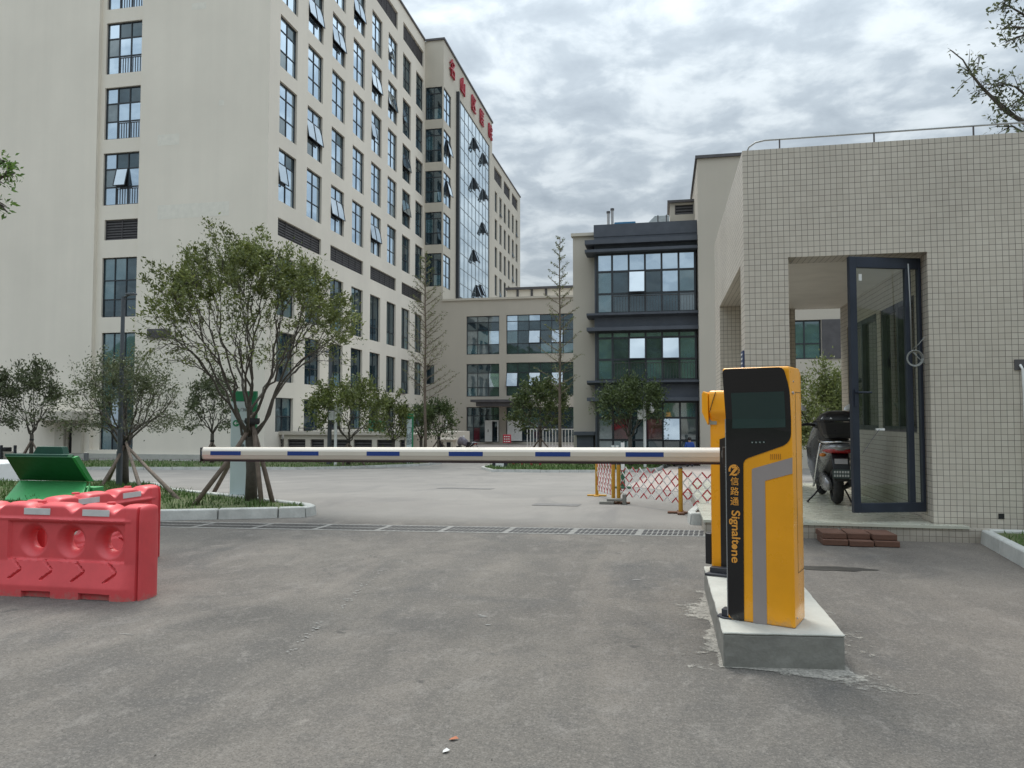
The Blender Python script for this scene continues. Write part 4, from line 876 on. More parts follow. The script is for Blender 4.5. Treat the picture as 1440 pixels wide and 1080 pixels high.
def cement_sheet():
    """thin spilt cement round the foot of the block: ragged, densest at its edges"""
    m_ = bpy.data.materials.new('spilt_cement'); m_.use_nodes = True; t = m_.node_tree; bs = t.nodes['Principled BSDF']; out = t.nodes['Material Output']
    t.links.new(ramp(t, nz(t, 14, 5), [(.3, (.20, .19, .17)), (.7, (.38, .36, .32))]), bs.inputs['Base Color']); bs.inputs['Roughness'].default_value = .95
    c = t.nodes.new('ShaderNodeTexCoord'); s_ = t.nodes.new('ShaderNodeSeparateXYZ'); t.links.new(c.outputs['Object'], s_.inputs[0])
    hx, hy = .335, 1.0
    sx_ = mth('SUBTRACT', mth('ABSOLUTE', s_.outputs[0], None, t), hx, t); sy_ = mth('SUBTRACT', mth('ABSOLUTE', s_.outputs[1], None, t), hy, t)
    sd_ = mth('MAXIMUM', mth('MAXIMUM', sx_, sy_, t), 0.0, t)
    bigm = ramp(t, nz(t, 2.1, 3, .5), [(.42, 0.), (.62, 1.)])
    reach = mth('ADD', mth('MULTIPLY', bigm, .22, t), .020, t)
    edge = mth('SUBTRACT', 1.0, mth('DIVIDE', sd_, reach, t), t)
    n_ = mth('MULTIPLY', mth('SUBTRACT', nz(t, 15, 7, .7), .5, t), 3.2, t)
    v = mth('ADD', edge, n_, t); 
    f = mth('MULTIPLY', ramp(t, v, [(.02, 0.), (.55, 1.)]), ramp(t, nz(t, 60, 3, .8), [(.30, .45), (.55, 1.)]), t)
    tr = t.nodes.new('ShaderNodeBsdfTransparent'); mx_ = t.nodes.new('ShaderNodeMixShader'); t.links.new(f, mx_.inputs[0]); t.links.new(tr.outputs[0], mx_.inputs[1]); t.links.new(bs.outputs[0], mx_.inputs[2]); t.links.new(mx_.outputs[0], out.inputs[0])
    cx, cy = (q0.x+q1.x)/2, q0.y+1.0
    mb = MB(); mb.face([(cx-.72, cy-1.25, .004), (cx+.62, cy-1.25, .004), (cx+.62, cy+.9, .004), (cx-.72, cy+.9, .004)])
    o = mb.build('cement_smear', m_, loc=(cx, cy, 0)); o['kind'] = 'stuff'
cement_sheet()
def spill(lst, z0=.004):
    al = MB()
    for i, (px, py, rx, ry, sd_) in enumerate(lst):
        c = G(px, py); b = blob('s', c.x, c.y, rx, ry, None, sd_, z=z0+.00005*i, n=20); al.raw(b.v, b.f)
    o = al.build('paint_drips', simple('faded_white_drips', (.27, .265, .25), .9, .2, 20)); o['kind'] = 'stuff'; return o
rr_ = random.Random(5); sp = [(680, 868, .035, .012, 24), (686, 880, .02, .01, 25), (675, 866, .012, .01, 26), (178, 893-0, .06, .004, 27), (895, 816, .04, .012, 21)]
for k in range(60):
    t_ = rr_.random(); sp.append((405+130*t_+rr_.gauss(0, 2.5), 921-118*t_+rr_.gauss(0, 2), rr_.uniform(.003, .016), rr_.uniform(.003, .009), 120+k))
spill(sp)
dark_spot = simple('dark_glossy_asphalt', (.05, .047, .043), .35, .2, 6); c = G(1165, 800); b = blob('dark_spot', c.x+.02, c.y, .36, .10, None, 40, rough=.35); o = b.build('dark_patch', dark_spot); o['kind'] = 'structure'  # dark, slightly glossy sheet lying on the asphalt

yel = simple('traffic_yellow_enamel', (.93, .395, .008), .32, .05, 5, coat=.3)
glb = simple('gloss_black_panel', (.006, .006, .008), .16, .1, coat=.3)
gry = simple('grey_reflective_strip', (.30, .26, .25), .5, .06)
scr = simple('dark_green_screen', (.020, .045, .042), .12, .05); org = simple('amber_lettering', (.78, .34, .05), .5, .03)
def dusty(m_, zt):
    t = m_.node_tree; bs = t.nodes['Principled BSDF']; src = bs.inputs['Base Color'].links[0].from_socket
    c = t.nodes.new('ShaderNodeTexCoord'); s_ = t.nodes.new('ShaderNodeSeparateXYZ'); t.links.new(c.outputs['Object'], s_.inputs[0])
    h = mth('ADD', mth('DIVIDE', s_.outputs[2], zt, t), mth('MULTIPLY', nz(t, 22, 6, .7), 1.6, t), t)
    f = ramp(t, mth('MULTIPLY', h, .5, t), [(.30, .55), (.52, 0.)])
    t.links.new(mixc(t, f, src, (.30, .27, .22)), bs.inputs['Base Color'])
dusty(yel, .14); dusty(glb, .10)
silver = simple('silver_trim', (.42, .43, .45), .3, .05, metal=.6)
foot = simple('dark_steel_foot', (.035, .038, .048), .5, .1)
MW, MD, MH = .385, .27, 1.505
mc = PZ(1024, 871, BZ)
mach = thing('payment_machine', 'tall yellow and black ticket machine with dark screen and amber lettering', 'ticket machine', (mc.x, mc.y, BZ), rz=R(-21))
def yof(v): return 0 if v < 1.20 else -(v-1.20)/.285*.058-.001
prof = [(0, 0), (MD, 0), (MD, MH-.03), (MD-.05, MH), (-.052, MH), (-.058, MH-.02), (0, 1.20)]
YZ = Matrix(((0, 0, 1, 0), (1, 0, 0, 0), (0, 1, 0, 0), (0, 0, 0, 1)))
mb = MB(); mb.prism(prof, 0, MW, M=YZ); mb.build('body', yel, mach, bevel=.022, segs=4, smooth='auto', world=False)
def xl_(y): return 1014.5+(y-522)/350*8.5
def xr_(y): return 1121+(y-522)/360*7
def uv(px, py):
    t = (px-xl_(py))/(xr_(py)-xl_(py)); yb = 872+t*12; yt = 521
    return t*MW, (yb-py)/(yb-yt)*MH
def panel(name, pts, mat, off, parent=mach, split=1.20, thick=.003):
    """flat decal-like panel following the machine's front, which kicks outward above the fold"""
    mb = MB()
    def clip(poly, keep_low):
        out = []
        for i in range(len(poly)):
            a, b = poly[i-1], poly[i]; ina = (a[1] <= split) == keep_low or a[1] == split; inb = (b[1] <= split) == keep_low or b[1] == split
            if ina != inb: t = (split-a[1])/(b[1]-a[1]); out.append((a[0]+(b[0]-a[0])*t, split))
            if inb: out.append(b)
        return out
    for low in (True, False):
        q = clip(pts, low)
        if len(q) < 3: continue
        area = sum(q[i-1][0]*q[i][1]-q[i][0]*q[i-1][1] for i in range(len(q)))
        if area < 0: q = q[::-1]
        fr_ = [(u, yof(v)-off, v) for u, v in q]; mb.face(fr_)
        for i in range(len(fr_)):
            a, b = fr_[i-1], fr_[i]; mb.face([(a[0], a[1]+off, a[2]), (b[0], b[1]+off, b[2]), b, a])
    return mb.build(name, mat, parent, world=False)
def rnd_poly(pts, r_, k=6):
    """round chosen corners: pts = [(x, y, radius)]"""
    out = []; n = len(pts)
    for i in range(n):
        p = Vector(pts[i][:2]); rr = pts[i][2] if len(pts[i]) > 2 else r_
        if rr <= 0: out.append(tuple(p)); continue
        a = (Vector(pts[i-1][:2])-p); b = (Vector(pts[(i+1) % n][:2])-p); rr = min(rr, a.length*.49, b.length*.49)
        s_ = p+a.normalized()*rr; e_ = p+b.normalized()*rr
        for j in range(k+1): t = j/k; out.append(tuple(s_*(1-t)**2+p*2*t*(1-t)+e_*t*t))
    return out
U = lambda x, y: uv(x, y)
blkp = [(.002, .030, .02), (.002, MH-.006, .03), (U(1113, 523)[0], MH-.006, .03), (U(1121.3, 553)[0], U(1121, 553)[1], .05), (U(1121.5, 625)[0], U(1121, 628)[1], .06), (U(1046, 650)[0], U(1046, 650)[1], .035), (U(1049, 872)[0], .004, 0), (.030, .004, .015)]
blk_p = panel('black_panel', rnd_poly(blkp, .02, 8), glb, .004)
panel('screen', rnd_poly([(*U(1028, 556), .006), (*U(1113, 556), .006), (*U(1113, 606), .006), (*U(1028, 606), .006)][::-1], .006), scr, .0062, parent=blk_p)
strip_p = [(*U(1060, 663), .012), (*U(1123.5, 648), .002), (*U(1123.5, 670.5), .002), (*U(1081, 680), .004), (*U(1085, 879), 0), (*U(1063.5, 876), 0)]
panel('reflective_strip', rnd_poly(strip_p[::-1], .005), gry, .003)
mb = MB()
for k in range(4):
    u, v = U(1061+k*6.2, 626); mb.tube([(u, -.0045, v), (u, -.009, v)], .0075, 10, 0); mb.tube([(u, -.009, v), (u, -.0105, v)], .004, 8, 1)
mb.build('sensor', [scr, silver], blk_p, world=False)
mb = MB()
for k in range(6):
    u, v = U(1090+k*3, 646.5); mb.box((u-.0015, -.0035, v-.016), (u+.0015, -.0005, v+.016))
mb.build('speaker_slot', simple('slot_brown', (.42, .17, .01), .6), mach, world=False)
mb = MB(); mb.box((-.006, .004, .02), (-.0005, .012, 1.2)); mb.build('edge_trim', silver, mach, world=False)
mb = MB(); mb.box((MW+.0003, .10, .30), (MW+.0012, .103, 1.36)); mb.box((MW+.0003, .10, .298), (MW+.0012, MD-.01, .301)); mb.box((MW+.0003, .10, 1.357), (MW+.0012, MD-.01, 1.360)); mb.build('door_seam', M['black'], mach, world=False)
mb = MB()
for zz in (.05, 1.42): mb.tube([(MW-.0005, .05, zz), (MW+.004, .05, zz)], .006, 8)
mb.build('screw', silver, mach, world=False)
u, v = U(1122.5, 558); mb = MB(); mb.tube([(MW+.001, .02, v), (MW+.010, .02, v)], .009, 10); mb.build('lock', silver, mach, world=False)
for (x0, y0, x1, y1, z1) in ((-.075, -.005, .02, .10, .055),):
    mb = MB(); mb.prism([(x0, y0+.03), (x0+.04, y0), (x1, y0), (x1, y1), (x0+.04, y1), (x0, y1-.03)], 0, .012); mb.prism([(x0+.03, y0+.02), (x1, y0+.01), (x1, y1-.01), (x0+.03, y1-.02)], .012, z1)
    mb.build('foot', foot, mach, world=False, bevel=.003, segs=1)
# emblem and lettering down the black strip
u, v = U(1031.5, 664.4); mb = MB(); rO, rI = .034, .0225
for k in range(40):
    a0 = 2*math.pi*k/40; a1 = 2*math.pi*(k+1)/40; dg = math.degrees((a0+a1)/2) % 360
    if 195 < dg < 240 or (dg > 300 or dg < 60) and int(dg/6) % 3 == 0: continue
    mb.face([(u+rO*math.cos(a0), -.0056, v+rO*math.sin(a0)), (u+rI*math.cos(a0), -.0056, v+rI*math.sin(a0)), (u+rI*math.cos(a1), -.0056, v+rI*math.sin(a1)), (u+rO*math.cos(a1), -.0056, v+rO*math.sin(a1))][::-1])
mb.face([(u-.030, -.0062, v-.033), (u-.012, -.0062, v-.030), (u+.020, -.0062, v+.006), (u+.016, -.0062, v+.022), (u-.004, -.0062, v+.004)])
mb.face([(u-.016, -.0065, v+.018), (u+.004, -.0065, v+.022), (u+.020, -.0065, v+.018), (u+.020, -.0065, v+.004), (u+.008, -.0065, v+.012), (u-.010, -.0065, v+.010)][::-1])
mb.build('emblem', org, blk_p, world=False)
for ch, yy in (('信', 680.7), ('路', 694.8), ('通', 708.8)):
    u, v = U(1032.5, yy); text_obj('character', ch, .053, org, blk_p, (u, -.0055, v), (1, 0, 0), (0, 0, 1), extrude=.0006, bold=.0003, local=True)
for tx, ya, yb2 in (('Signalt', 720.7, 767.3), ('ne', 776.0, 793.3)):
    u, v = U(1030.8, (ya+yb2)/2); wd_ = text_obj('word', tx, .070, org, blk_p, (u, -.0055, v), (0, 0, -1), (1, 0, 0), extrude=.0006, bold=.0011, local=True, valign='BOTTOM_BASELINE')
    zs_ = [p.co.z for p in wd_.data.vertices]; tgt = U(1033, ya)[1]-U(1033, yb2)[1]; s_ = tgt/(max(zs_)-min(zs_)); mid_ = (max(zs_)+min(zs_))/2
    for p in wd_.data.vertices: p.co.z = v+(p.co.z-mid_)*s_; p.co.x -= .008
mb = MB(); u, v2 = U(1033.2, 771.0); mb.tube([(u-.001, -.0052, v2), (u-.001, -.0062, v2)], .0165, 24); mb.build('dot', org, blk_p, world=False)

# gate housing behind
g0 = PZ(1000.5, 806, BZ)
gate = thing('gate_housing', 'yellow barrier gate cabinet standing behind the ticket machine on the block', 'gate cabinet', (g0.x, g0.y, BZ), rz=R(-14))
GW, GD, GH = .36, .28, 1.42
mb = MB(); prof = [(0, 0), (GD, 0), (GD, GH-.03), (GD-.04, GH), (-.045, GH), (-.055, GH-.03), (-.05, GH-.17), (0, GH-.25)]
mb.prism(prof, 0, GW, M=YZ); mb.build('body', yel, gate, bevel=.02, segs=3, smooth='auto', world=False)
mb = MB(); mb.prism([(-.050, GH-.17), (-.006, GH-.27), (-.001, GH-.25), (-.001, GH-.02), (-.04, GH-.004), (-.050, GH-.03)], -.055, .26, M=Matrix(((1, 0, 0, 0), (0, 0, 1, 0), (0, 1, 0, 0), (0, 0, 0, 1)))); mb.build('hood_cheek', yel, gate, bevel=.012, segs=2, world=False)
mb = MB(); mb.prism([(.075, .02), (GW-.005, .02), (GW-.005, GH-.33), (.21, GH-.33), (.075, GH-.38)], -.0, .006, M=Matrix(((1, 0, 0, 0), (0, 0, -1, 0), (0, 1, 0, 0), (0, 0, 0, 1)))); gp_ = mb.build('black_panel', simple('satin_black_brown', (.014, .011, .011), .35), gate, world=False)
mb = MB()
for k in range(9): mb.box((.115, -.009, .78+k*.022), (.16, -.0065, .79+k*.022))
mb.build('vent_slot', silver, gp_, world=False)
mb = MB(); mb.box((.0, -.008, GH-.20-.065), (.055, -.003, GH-.20+.0)); 
mb.build('label', simple('grey_label', (.28, .33, .30), .5), gate, world=False)
mb = MB(); mb.tube([(.06, -.06, GH-.01), (.035, -.062, GH-.09), (.01, -.06, GH-.17)], .003, 5); mb.build('wire', M['black'], gate, world=False)
mb = MB(); mb.prism([(-.03, -.11), (.15, -.13), (.17, -.005), (.0, -.005)], 0, .02); mb.prism([(.0, -.07), (.14, -.08), (.15, -.005), (.01, -.005)], .02, .06); mb.build('foot', foot, gate, world=False, bevel=.003, segs=1)
mb = MB(); mb.prism([(-.055, .05), (-.004, .03), (-.004, .16), (-.055, .13)], .06, .30); mb.build('side_box', M['black'], gate, world=False, bevel=.006)
# boom
bR = P(1012, 640.5, 5.42); bL = P(286, 638, 5.62); bm_t = thing('barrier_boom', 'long cream barrier boom with blue bands lowered across the road', 'barrier arm', bR)
cream = simple('cream_aluminium', (.70, .64, .56), .38, .03, metal=.25); navy = simple('blue_reflective_band', (.012, .045, .22), .4, .05)
dB = (bL-bR); Lb = dB.length; dB.normalize(); nB = Vector((-dB.y, dB.x, 0))
if nB.y > 0: nB = -nB
nB.normalize(); uB = Vector((0, 0, 1))
sec = [(.014, -.05), (.026, -.038), (.034, -.012), (.036, -.008), (.036, .022), (.031, .036), (.018, .050), (0, .054), (-.018, .050), (-.031, .036), (-.036, .022), (-.036, -.008), (-.034, -.012), (-.026, -.038), (-.014, -.05)]
mb = MB()
def secring(t): c = bR+dB*t; return [c-nB*a*-1+uB*b for a, b in sec]
ra, rb = secring(0), secring(Lb); n = len(sec); mb.raw(ra+rb, [(k, (k+1) % n, n+(k+1) % n, n+k) for k in range(n)]+[tuple(range(n))[::-1], tuple(range(n, 2*n))]); arm = mb.build('beam', cream, bm_t, weld=True)
mb = MB(); c0 = bR-uB*.055; c1 = bL-uB*.055; mb.bar(c0, c1, .045, .014, 0); mb.build('dark_lower_strip', simple('dark_red_strip', (.03, .012, .014), .7), bm_t)  # thin dark strip along the boom's lower edge
def at_px(px): # distance along the boom for a photo column
    best = 0
    lo, hi = 0, Lb
    for _ in range(40):
        mid = (lo+hi)/2; c = bR+dB*mid; x = c.x*math.cos(YAW)+c.y*math.sin(YAW); d = -c.x*math.sin(YAW)+c.y*math.cos(YAW)
        if 720+FPX*x/(d) > px: lo = mid
        else: hi = mid
    return lo
for a, b in ((285.5, 289), (301, 343.5), (408.5, 452), (519, 565), (633.5, 681), (754, 803), (880, 933)):
    t0, t1 = at_px(b), at_px(a); mb = MB(); A0 = bR+dB*t0; A1 = bR+dB*min(t1, Lb)
    mb.face([A0+nB*.0370-uB*.010, A1+nB*.0370-uB*.010, A1+nB*.0370+uB*.023, A0+nB*.0370+uB*.023][::-1]); mb.build('blue_band', navy, bm_t)
mb = MB(); mb.box((-.004+bL.x, bL.y-.04, bL.z-.053), (bL.x+.006, bL.y+.04, bL.z+.052)); mb.build('end_cap', M['black'], bm_t)
mb = MB(); hb = bR+Vector((.03, .06, 0)); mb.bar(bR-dB*.02, bR-dB*.16, .085, .115); mb.tube([hb+Vector((.05, -.02, 0)), hb+Vector((.05, .16, 0))], .055, 16); mb.build('clamp', M['black'], bm_t)

# ================================================================== DRAIN GRATE
gdir = Vector((1, .085, 0)).normalized(); gn = Vector((-gdir.y, gdir.x, 0)); gc = Vector((-2.0, 9.30, 0))
def gp(a, b, z): p = gc+gdir*a+gn*b; return (p.x, p.y, z)
mb = MB(); mb.face([gp(-5.6, -.27, .003), gp(3.3, -.27, .003), gp(3.3, .27, .003), gp(-5.6, .27, .003)]); grf = simple('cast_grate_frame', (.20, .197, .185), .8, .2, 12)
gr_ = thing('drain_grate', 'long slotted drain grate set across the road before the car park', 'drain', gc)
mb.build('frame', grf, gr_)
mb = MB(); a = -5.5; k = 0
while a < 3.2:
    if k % 13 != 12:
        for b0, b1 in ((-.20, -.025), (.025, .20)):
            sk = .035
            mb.face([gp(a-sk*(b0 < 0), b0, .006), gp(a+.043-sk*(b0 < 0), b0, .006), gp(a+.043+sk*(b0 > 0), b1, .006), gp(a+sk*(b0 > 0), b1, .006)])
    a += .062; k += 1
mb.build('slots', M['black'], gr_)
for px, py, w_, l_ in ((783, 710, .75, .55), (655, 687, 1.3, .5)):
    c = G(px, py); mb = MB(); mb.face([(c.x-w_/2, c.y-l_/2, gz(c.y-l_/2)+.006), (c.x+w_/2, c.y-l_/2, gz(c.y-l_/2)+.006), (c.x+w_/2, c.y+l_/2, gz(c.y+l_/2)+.006), (c.x-w_/2, c.y+l_/2, gz(c.y+l_/2)+.006)])
    o = mb.build('manhole_cover', simple('worn_iron_cover', (.14, .135, .13), .7, .2, 8)); tag(o, 'flat rectangular iron manhole cover in the car park, '+('nearer one right of centre' if px > 700 else 'farther one near the middle'), 'manhole cover', 'manhole covers')

# ================================================================== RED WATER-FILLED BARRIERS
def barrier_mesh():
    """one moulded shell, x 0..L, wavy top, three funnelled holes, chevrons, flared foot; faces -y and +y"""
    L_, H_ = 1.46, .725; mb = MB(); nu, nv = 170, 84
    holes = [(L_-.30, .435), (L_-.645, .435), (L_-.99, .435)]; rh, rf = .078, .132
    def topz(u):
        d = L_-u; z = H_
        for c in (.26, .63, 1.0, 1.33): z -= .048*math.exp(-((d-c)/.05)**2)
        return z-.03*max(0, 1-d/.03)**2-.02*max(0, 1-u/.05)**2
    def half(u, z):
        # flared foot, upright body, slight taper to the top
        d = L_-u; fl = .052*min(1, max(0, (d-.03)/.12))
        if z < .09: t = .108+fl
        elif z < .27: t = .108+fl*(1-(z-.09)/.18)
        elif z < .62: t = .108
        else: t = .108-(z-.62)*.10
        if .15 < d < 1.21 and .275 < z < .585:
            e_ = min(d-.15, 1.21-d, z-.275, .585-z); t -= .022*min(1, e_/.012)
        if z > .61 and .15 < d < L_-.15: t -= .007*min(1, (z-.61)/.01)
        dd = abs(z-.60)
        if dd < .012 and .1 < d: t += .008*(1-dd/.012)
        for hx, hz in holes:
            r_ = math.hypot(u-hx, z-hz)
            if r_ < rf: t = min(t, .012+(t-.012)*max(0, (r_-rh)/(rf-rh))**.6)
        # chevron grooves
        if .13 < z < .28 and d > .15:
            zz = (z-.205)/.072
            if abs(zz) < 1:
                k = (d-.20)/.287; fr_ = (k-math.floor(k))*.287; pos = abs(zz)*.095
                if abs(fr_-pos) < .013 and k > -.05: t -= .018
        if z < .045 and (int((d+.02)/.26) % 2 == 1) and d > .18: t -= .03
        # rounded end: vertical groove and tongue
        if d < .055: t *= .42+.58*min(1, max(0, d/.018))**.5 if d < .018 else 1
        if .030 < d < .048: t -= .025
        if u < .03: t *= (.5+.5*(u/.03))
        tz = topz(u)
        if z > tz-.03: t *= math.sqrt(max(.02, 1-((z-tz+.03)/.031)**2))
        return max(t, .010)
    idx = {}
    U_ = [L_*i/nu for i in range(nu+1)]
    for s_ in (-1, 1):
        for i in range(nu+1):
            tz = topz(U_[i])
            for j in range(nv+1):
                z = tz*j/nv; u = U_[i]
                for hx, hz in holes:
                    r_ = math.hypot(u-hx, z-hz)
                    if abs(r_-rh) < .0062: u = hx+(u-hx)*rh/r_; z = hz+(z-hz)*rh/r_
                idx[(s_, i, j)] = len(mb.v); mb.v.append((u, s_*half(u, z), z))
    def solid(i, j):
        u = (U_[i]+U_[i+1])/2; z = topz(u)*(j+.5)/nv
        return all(math.hypot(u-hx, z-hz) > rh*.985 for hx, hz in holes)
    for i in range(nu):
        for j in range(nv):
            if not solid(i, j): continue
            a = [(i, j), (i+1, j), (i+1, j+1), (i, j+1)]
            mb.f.append(tuple(idx[(-1, *q)] for q in a)); mb.m.append(0)
            mb.f.append(tuple(idx[(1, *q)] for q in a[::-1])); mb.m.append(0)
            for (p_, q_, ni, nj) in ((a[0], a[1], i, j-1), (a[1], a[2], i+1, j), (a[2], a[3], i, j+1), (a[3], a[0], i-1, j)):
                if not (0 <= ni < nu and 0 <= nj < nv) or not solid(ni, nj):
                    mb.f.append((idx[(-1, *q_)], idx[(-1, *p_)], idx[(1, *p_)], idx[(1, *q_)])); mb.m.append(0)
    return mb, L_, H_
redp = simple('sun_faded_red_plastic', (.66, .075, .085), .48, .18, 2.6, bmp=.08, fine=14)
dusty(redp, .16)
bmb, BL_, BH_ = barrier_mesh()
refw = simple('white_reflector', (.60, .60, .60), .4, .08, 10)
def water_barrier(loc, rz, label):
    t = thing('water_barrier', label, 'traffic barrier', loc, 'red plastic water barriers', rz)
    o = bmb.build('shell', redp, t, smooth='auto', world=False)
    for dcen in (.415, .95):
        for s_ in (-1, 1):
            mb = MB(); x0 = BL_-dcen-.12; ya = .096; mb.box((x0, s_*ya, .635), (x0+.24, s_*(ya+.007), .685)); mb.build('reflector', refw, t, world=False)
    for dc in (.36, 1.0):
        mb = MB(); mb.lathe([(.03, BH_-.004), (.034, BH_+.004), (.03, BH_+.012), (.001, BH_+.013)], (BL_-dc, 0, 0), 16); mb.build('filler_cap', redp, t, smooth='auto', world=False)
    return t
tA = water_barrier((-3.93-BL_, 5.27, 0), 0, 'red plastic water barrier with round holes, nearest the road edge')
angB = R(88); rB = Vector((-5.12, 6.88)); water_barrier((rB.x-BL_*math.cos(angB), rB.y-BL_*math.sin(angB), 0), angB, 'red plastic water barrier angled behind the front one')

# ================================================================== GREEN HOPPER, WHITE PLANTER, UTILITY
YG = 10.3
gh = thing('green_hopper', 'green painted metal hopper with its shaded lid leaning open behind the barriers', 'bin', (P(60, 700, YG).x, YG, .1))
grn = simple('hopper_green', (.07, .37, .125), .5, .08, 2); grd = simple('hopper_shaded_green', (.004, .085, .02), .5, .08, 2)  # one green paint; shade on the lid's underside painted in as a darker copy
def hx(px, Y): return P(px, 670, Y).x
zmid = P(75, 676, YG+.5).z; zbot = .12; ztop_ = P(60, 643, YG).z
lo = [Vector((hx(14, YG-.05), YG-.15, zbot)), Vector((hx(122, YG-.05), YG-.15, zbot)), Vector((hx(122, YG+.5), YG+.5, zmid)), Vector((hx(28, YG+.5), YG+.5, zmid))]
up = [lo[3], lo[2], Vector((hx(100, YG+.02), YG+.02, ztop_)), Vector((hx(7, YG+.02), YG+.02, ztop_))]
def slabq(mb, q, th):
    n_ = (q[1]-q[0]).cross(q[3]-q[0]).normalized(); b_ = [p-n_*th for p in q]; mb.raw(q+b_, [(0,1,2,3),(7,6,5,4),(0,4,5,1),(1,5,6,2),(2,6,7,3),(3,7,4,0)])
mb = MB(); slabq(mb, lo, .05); x0, x1 = lo[0].x, lo[1].x
mb.raw([(lo[1].x, lo[1].y, 0.1), (lo[1].x+.04, lo[1].y+.03, .1), (lo[2].x+.05, lo[2].y+.04, .1), (lo[2].x+.05, lo[2].y+.02, zmid), (lo[1].x+.04, lo[1].y, zbot)], [(0,1,2,3,4)])
mb.box((lo[0].x+.1, YG+.5, .1), (lo[1].x-.35, YG+.75, zmid-.1)); mb.build('body', grn, gh, bevel=.01)
mb = MB(); slabq(mb, up, .06); mb.build('lid', grd, gh, bevel=.006)
mb = MB(); e_ = Vector((.06, .0, 0)); mb.raw([up[1], up[1]+e_, up[2]+e_*.9, up[2], up[1]+Vector((0, .09, 0)), up[1]+e_+Vector((0, .09, 0)), up[2]+e_*.9+Vector((0, .09, .02)), up[2]+Vector((0, .09, .02))], [(0,1,2,3),(7,6,5,4),(1,5,6,2),(2,6,7,3),(0,4,5,1),(3,7,4,0)]); mb.build('lid_edge', grn, gh)
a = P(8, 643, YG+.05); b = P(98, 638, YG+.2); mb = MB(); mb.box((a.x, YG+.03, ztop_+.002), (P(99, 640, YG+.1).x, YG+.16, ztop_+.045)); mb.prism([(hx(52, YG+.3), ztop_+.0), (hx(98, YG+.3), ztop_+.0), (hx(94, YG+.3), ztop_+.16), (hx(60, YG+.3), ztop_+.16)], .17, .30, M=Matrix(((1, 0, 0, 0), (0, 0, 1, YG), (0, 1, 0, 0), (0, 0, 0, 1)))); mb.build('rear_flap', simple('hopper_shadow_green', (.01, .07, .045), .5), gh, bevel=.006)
cpt = G(5, 676); mb = MB(); n_ = 20; pr = [(cpt.x-3.2, cpt.y-1.5)]+[(cpt.x+.55*math.cos(a)-.1, cpt.y+.9*math.sin(a)) for a in [R(-80+160*k/n_) for k in range(n_+1)]]+[(cpt.x-3.2, cpt.y+1.5)]
mb.prism(pr, gz(cpt.y)-.02, gz(cpt.y)+.48); wp = mb.build('planter_wall', M['white'], bevel=.03); tag(wp, 'curved white painted planter wall at the left edge behind the green hopper', 'planter')
cx0 = P(0, 640, 38); ut = thing('utility_trolley', 'dark low utility trolley parked by the tower wall at the far left', 'trolley', (P(10, 640, 38).x, 38, -1.25))
a, b = P(2, 648, 38), P(15, 630, 38); mb = MB(); mb.box((a.x, 37.6, -1.0), (b.x, 38.2, b.z-.2)); mb.build('body', M['stucco3'], ut, bevel=.03)
mb = MB(); mb.box((P(7, 640, 38).x, 37.7, b.z-.2), (P(15, 640, 38).x, 38.1, b.z+.05)); mb.build('load', M['black'], ut, bevel=.05)
for px in (1.5, 21): x = P(px, 640, 37.5).x; mb = MB(); mb.box((x-.06, 37.44, -1.25), (x+.06, 37.56, P(1, 626, 37.5).z)); mb.build('post', M['frame'], ut, bevel=.01)
bo = G(121, 652); t = thing('bollard', 'short grey bollard before the tower wall beside the porch', 'bollard', bo)
mb = MB(); mb.tube([bo, bo+Vector((0, 0, .62))], .13, 12); mb.build('post', simple('bollard_grey', (.17, .17, .18), .6), t, smooth='auto'); mb = MB(); mb.tube([bo+Vector((0, 0, .62)), bo+Vector((0, 0, .68))], [.13, .08], 12); mb.build('cap', M['stucco3'], t)

# ================================================================== EXPANDING LATTICE BARRIERS
yp = simple('ochre_post_paint', (.50, .26, .02), .5, .15, 6); rdp = simple('lattice_red', (.42, .03, .04), .5, .1); whp = simple('lattice_white', (.66, .64, .62), .5, .08); rust = simple('rust_brown_foot', (.13, .06, .035), .8, .3, 10)
def lattice(mb, a, b, z0, z1, n, sag=0):
    """criss-cross slats between plan points a and b, red and white along each slat"""
    a = Vector((a[0], a[1], 0)); b = Vector((b[0], b[1], 0)); d = b-a; L_ = d.length; nn = Vector((-d.y, d.x, 0)).normalized()
    cw_ = L_/n; H_ = z1-z0; span = 3
    for side in (0, 1):
        for i in range(-span, n):
            t0 = i*cw_; t1 = (i+span)*cw_
            zA, zB = (z0, z1) if side else (z1, z0)
            segs = span*2
            for k in range(segs):
                ta = t0+(t1-t0)*k/segs; tb = t0+(t1-t0)*(k+1)/segs
                if ta < -1e-6 or tb > L_+1e-6: continue
                za = zA+(zB-zA)*k/segs; zb_ = zA+(zB-zA)*(k+1)/segs
                pa = a+d*(ta/L_)+nn*(.008 if side else -.008); pb = a+d*(tb/L_)+nn*(.008 if side else -.008); ga, gb = gz(pa.y), gz(pb.y)
                mb.bar(pa+Vector((0, 0, za+ga)), pb+Vector((0, 0, zb_+gb)), .006, .020, 0 if (k+i) % 2 == side else 1)
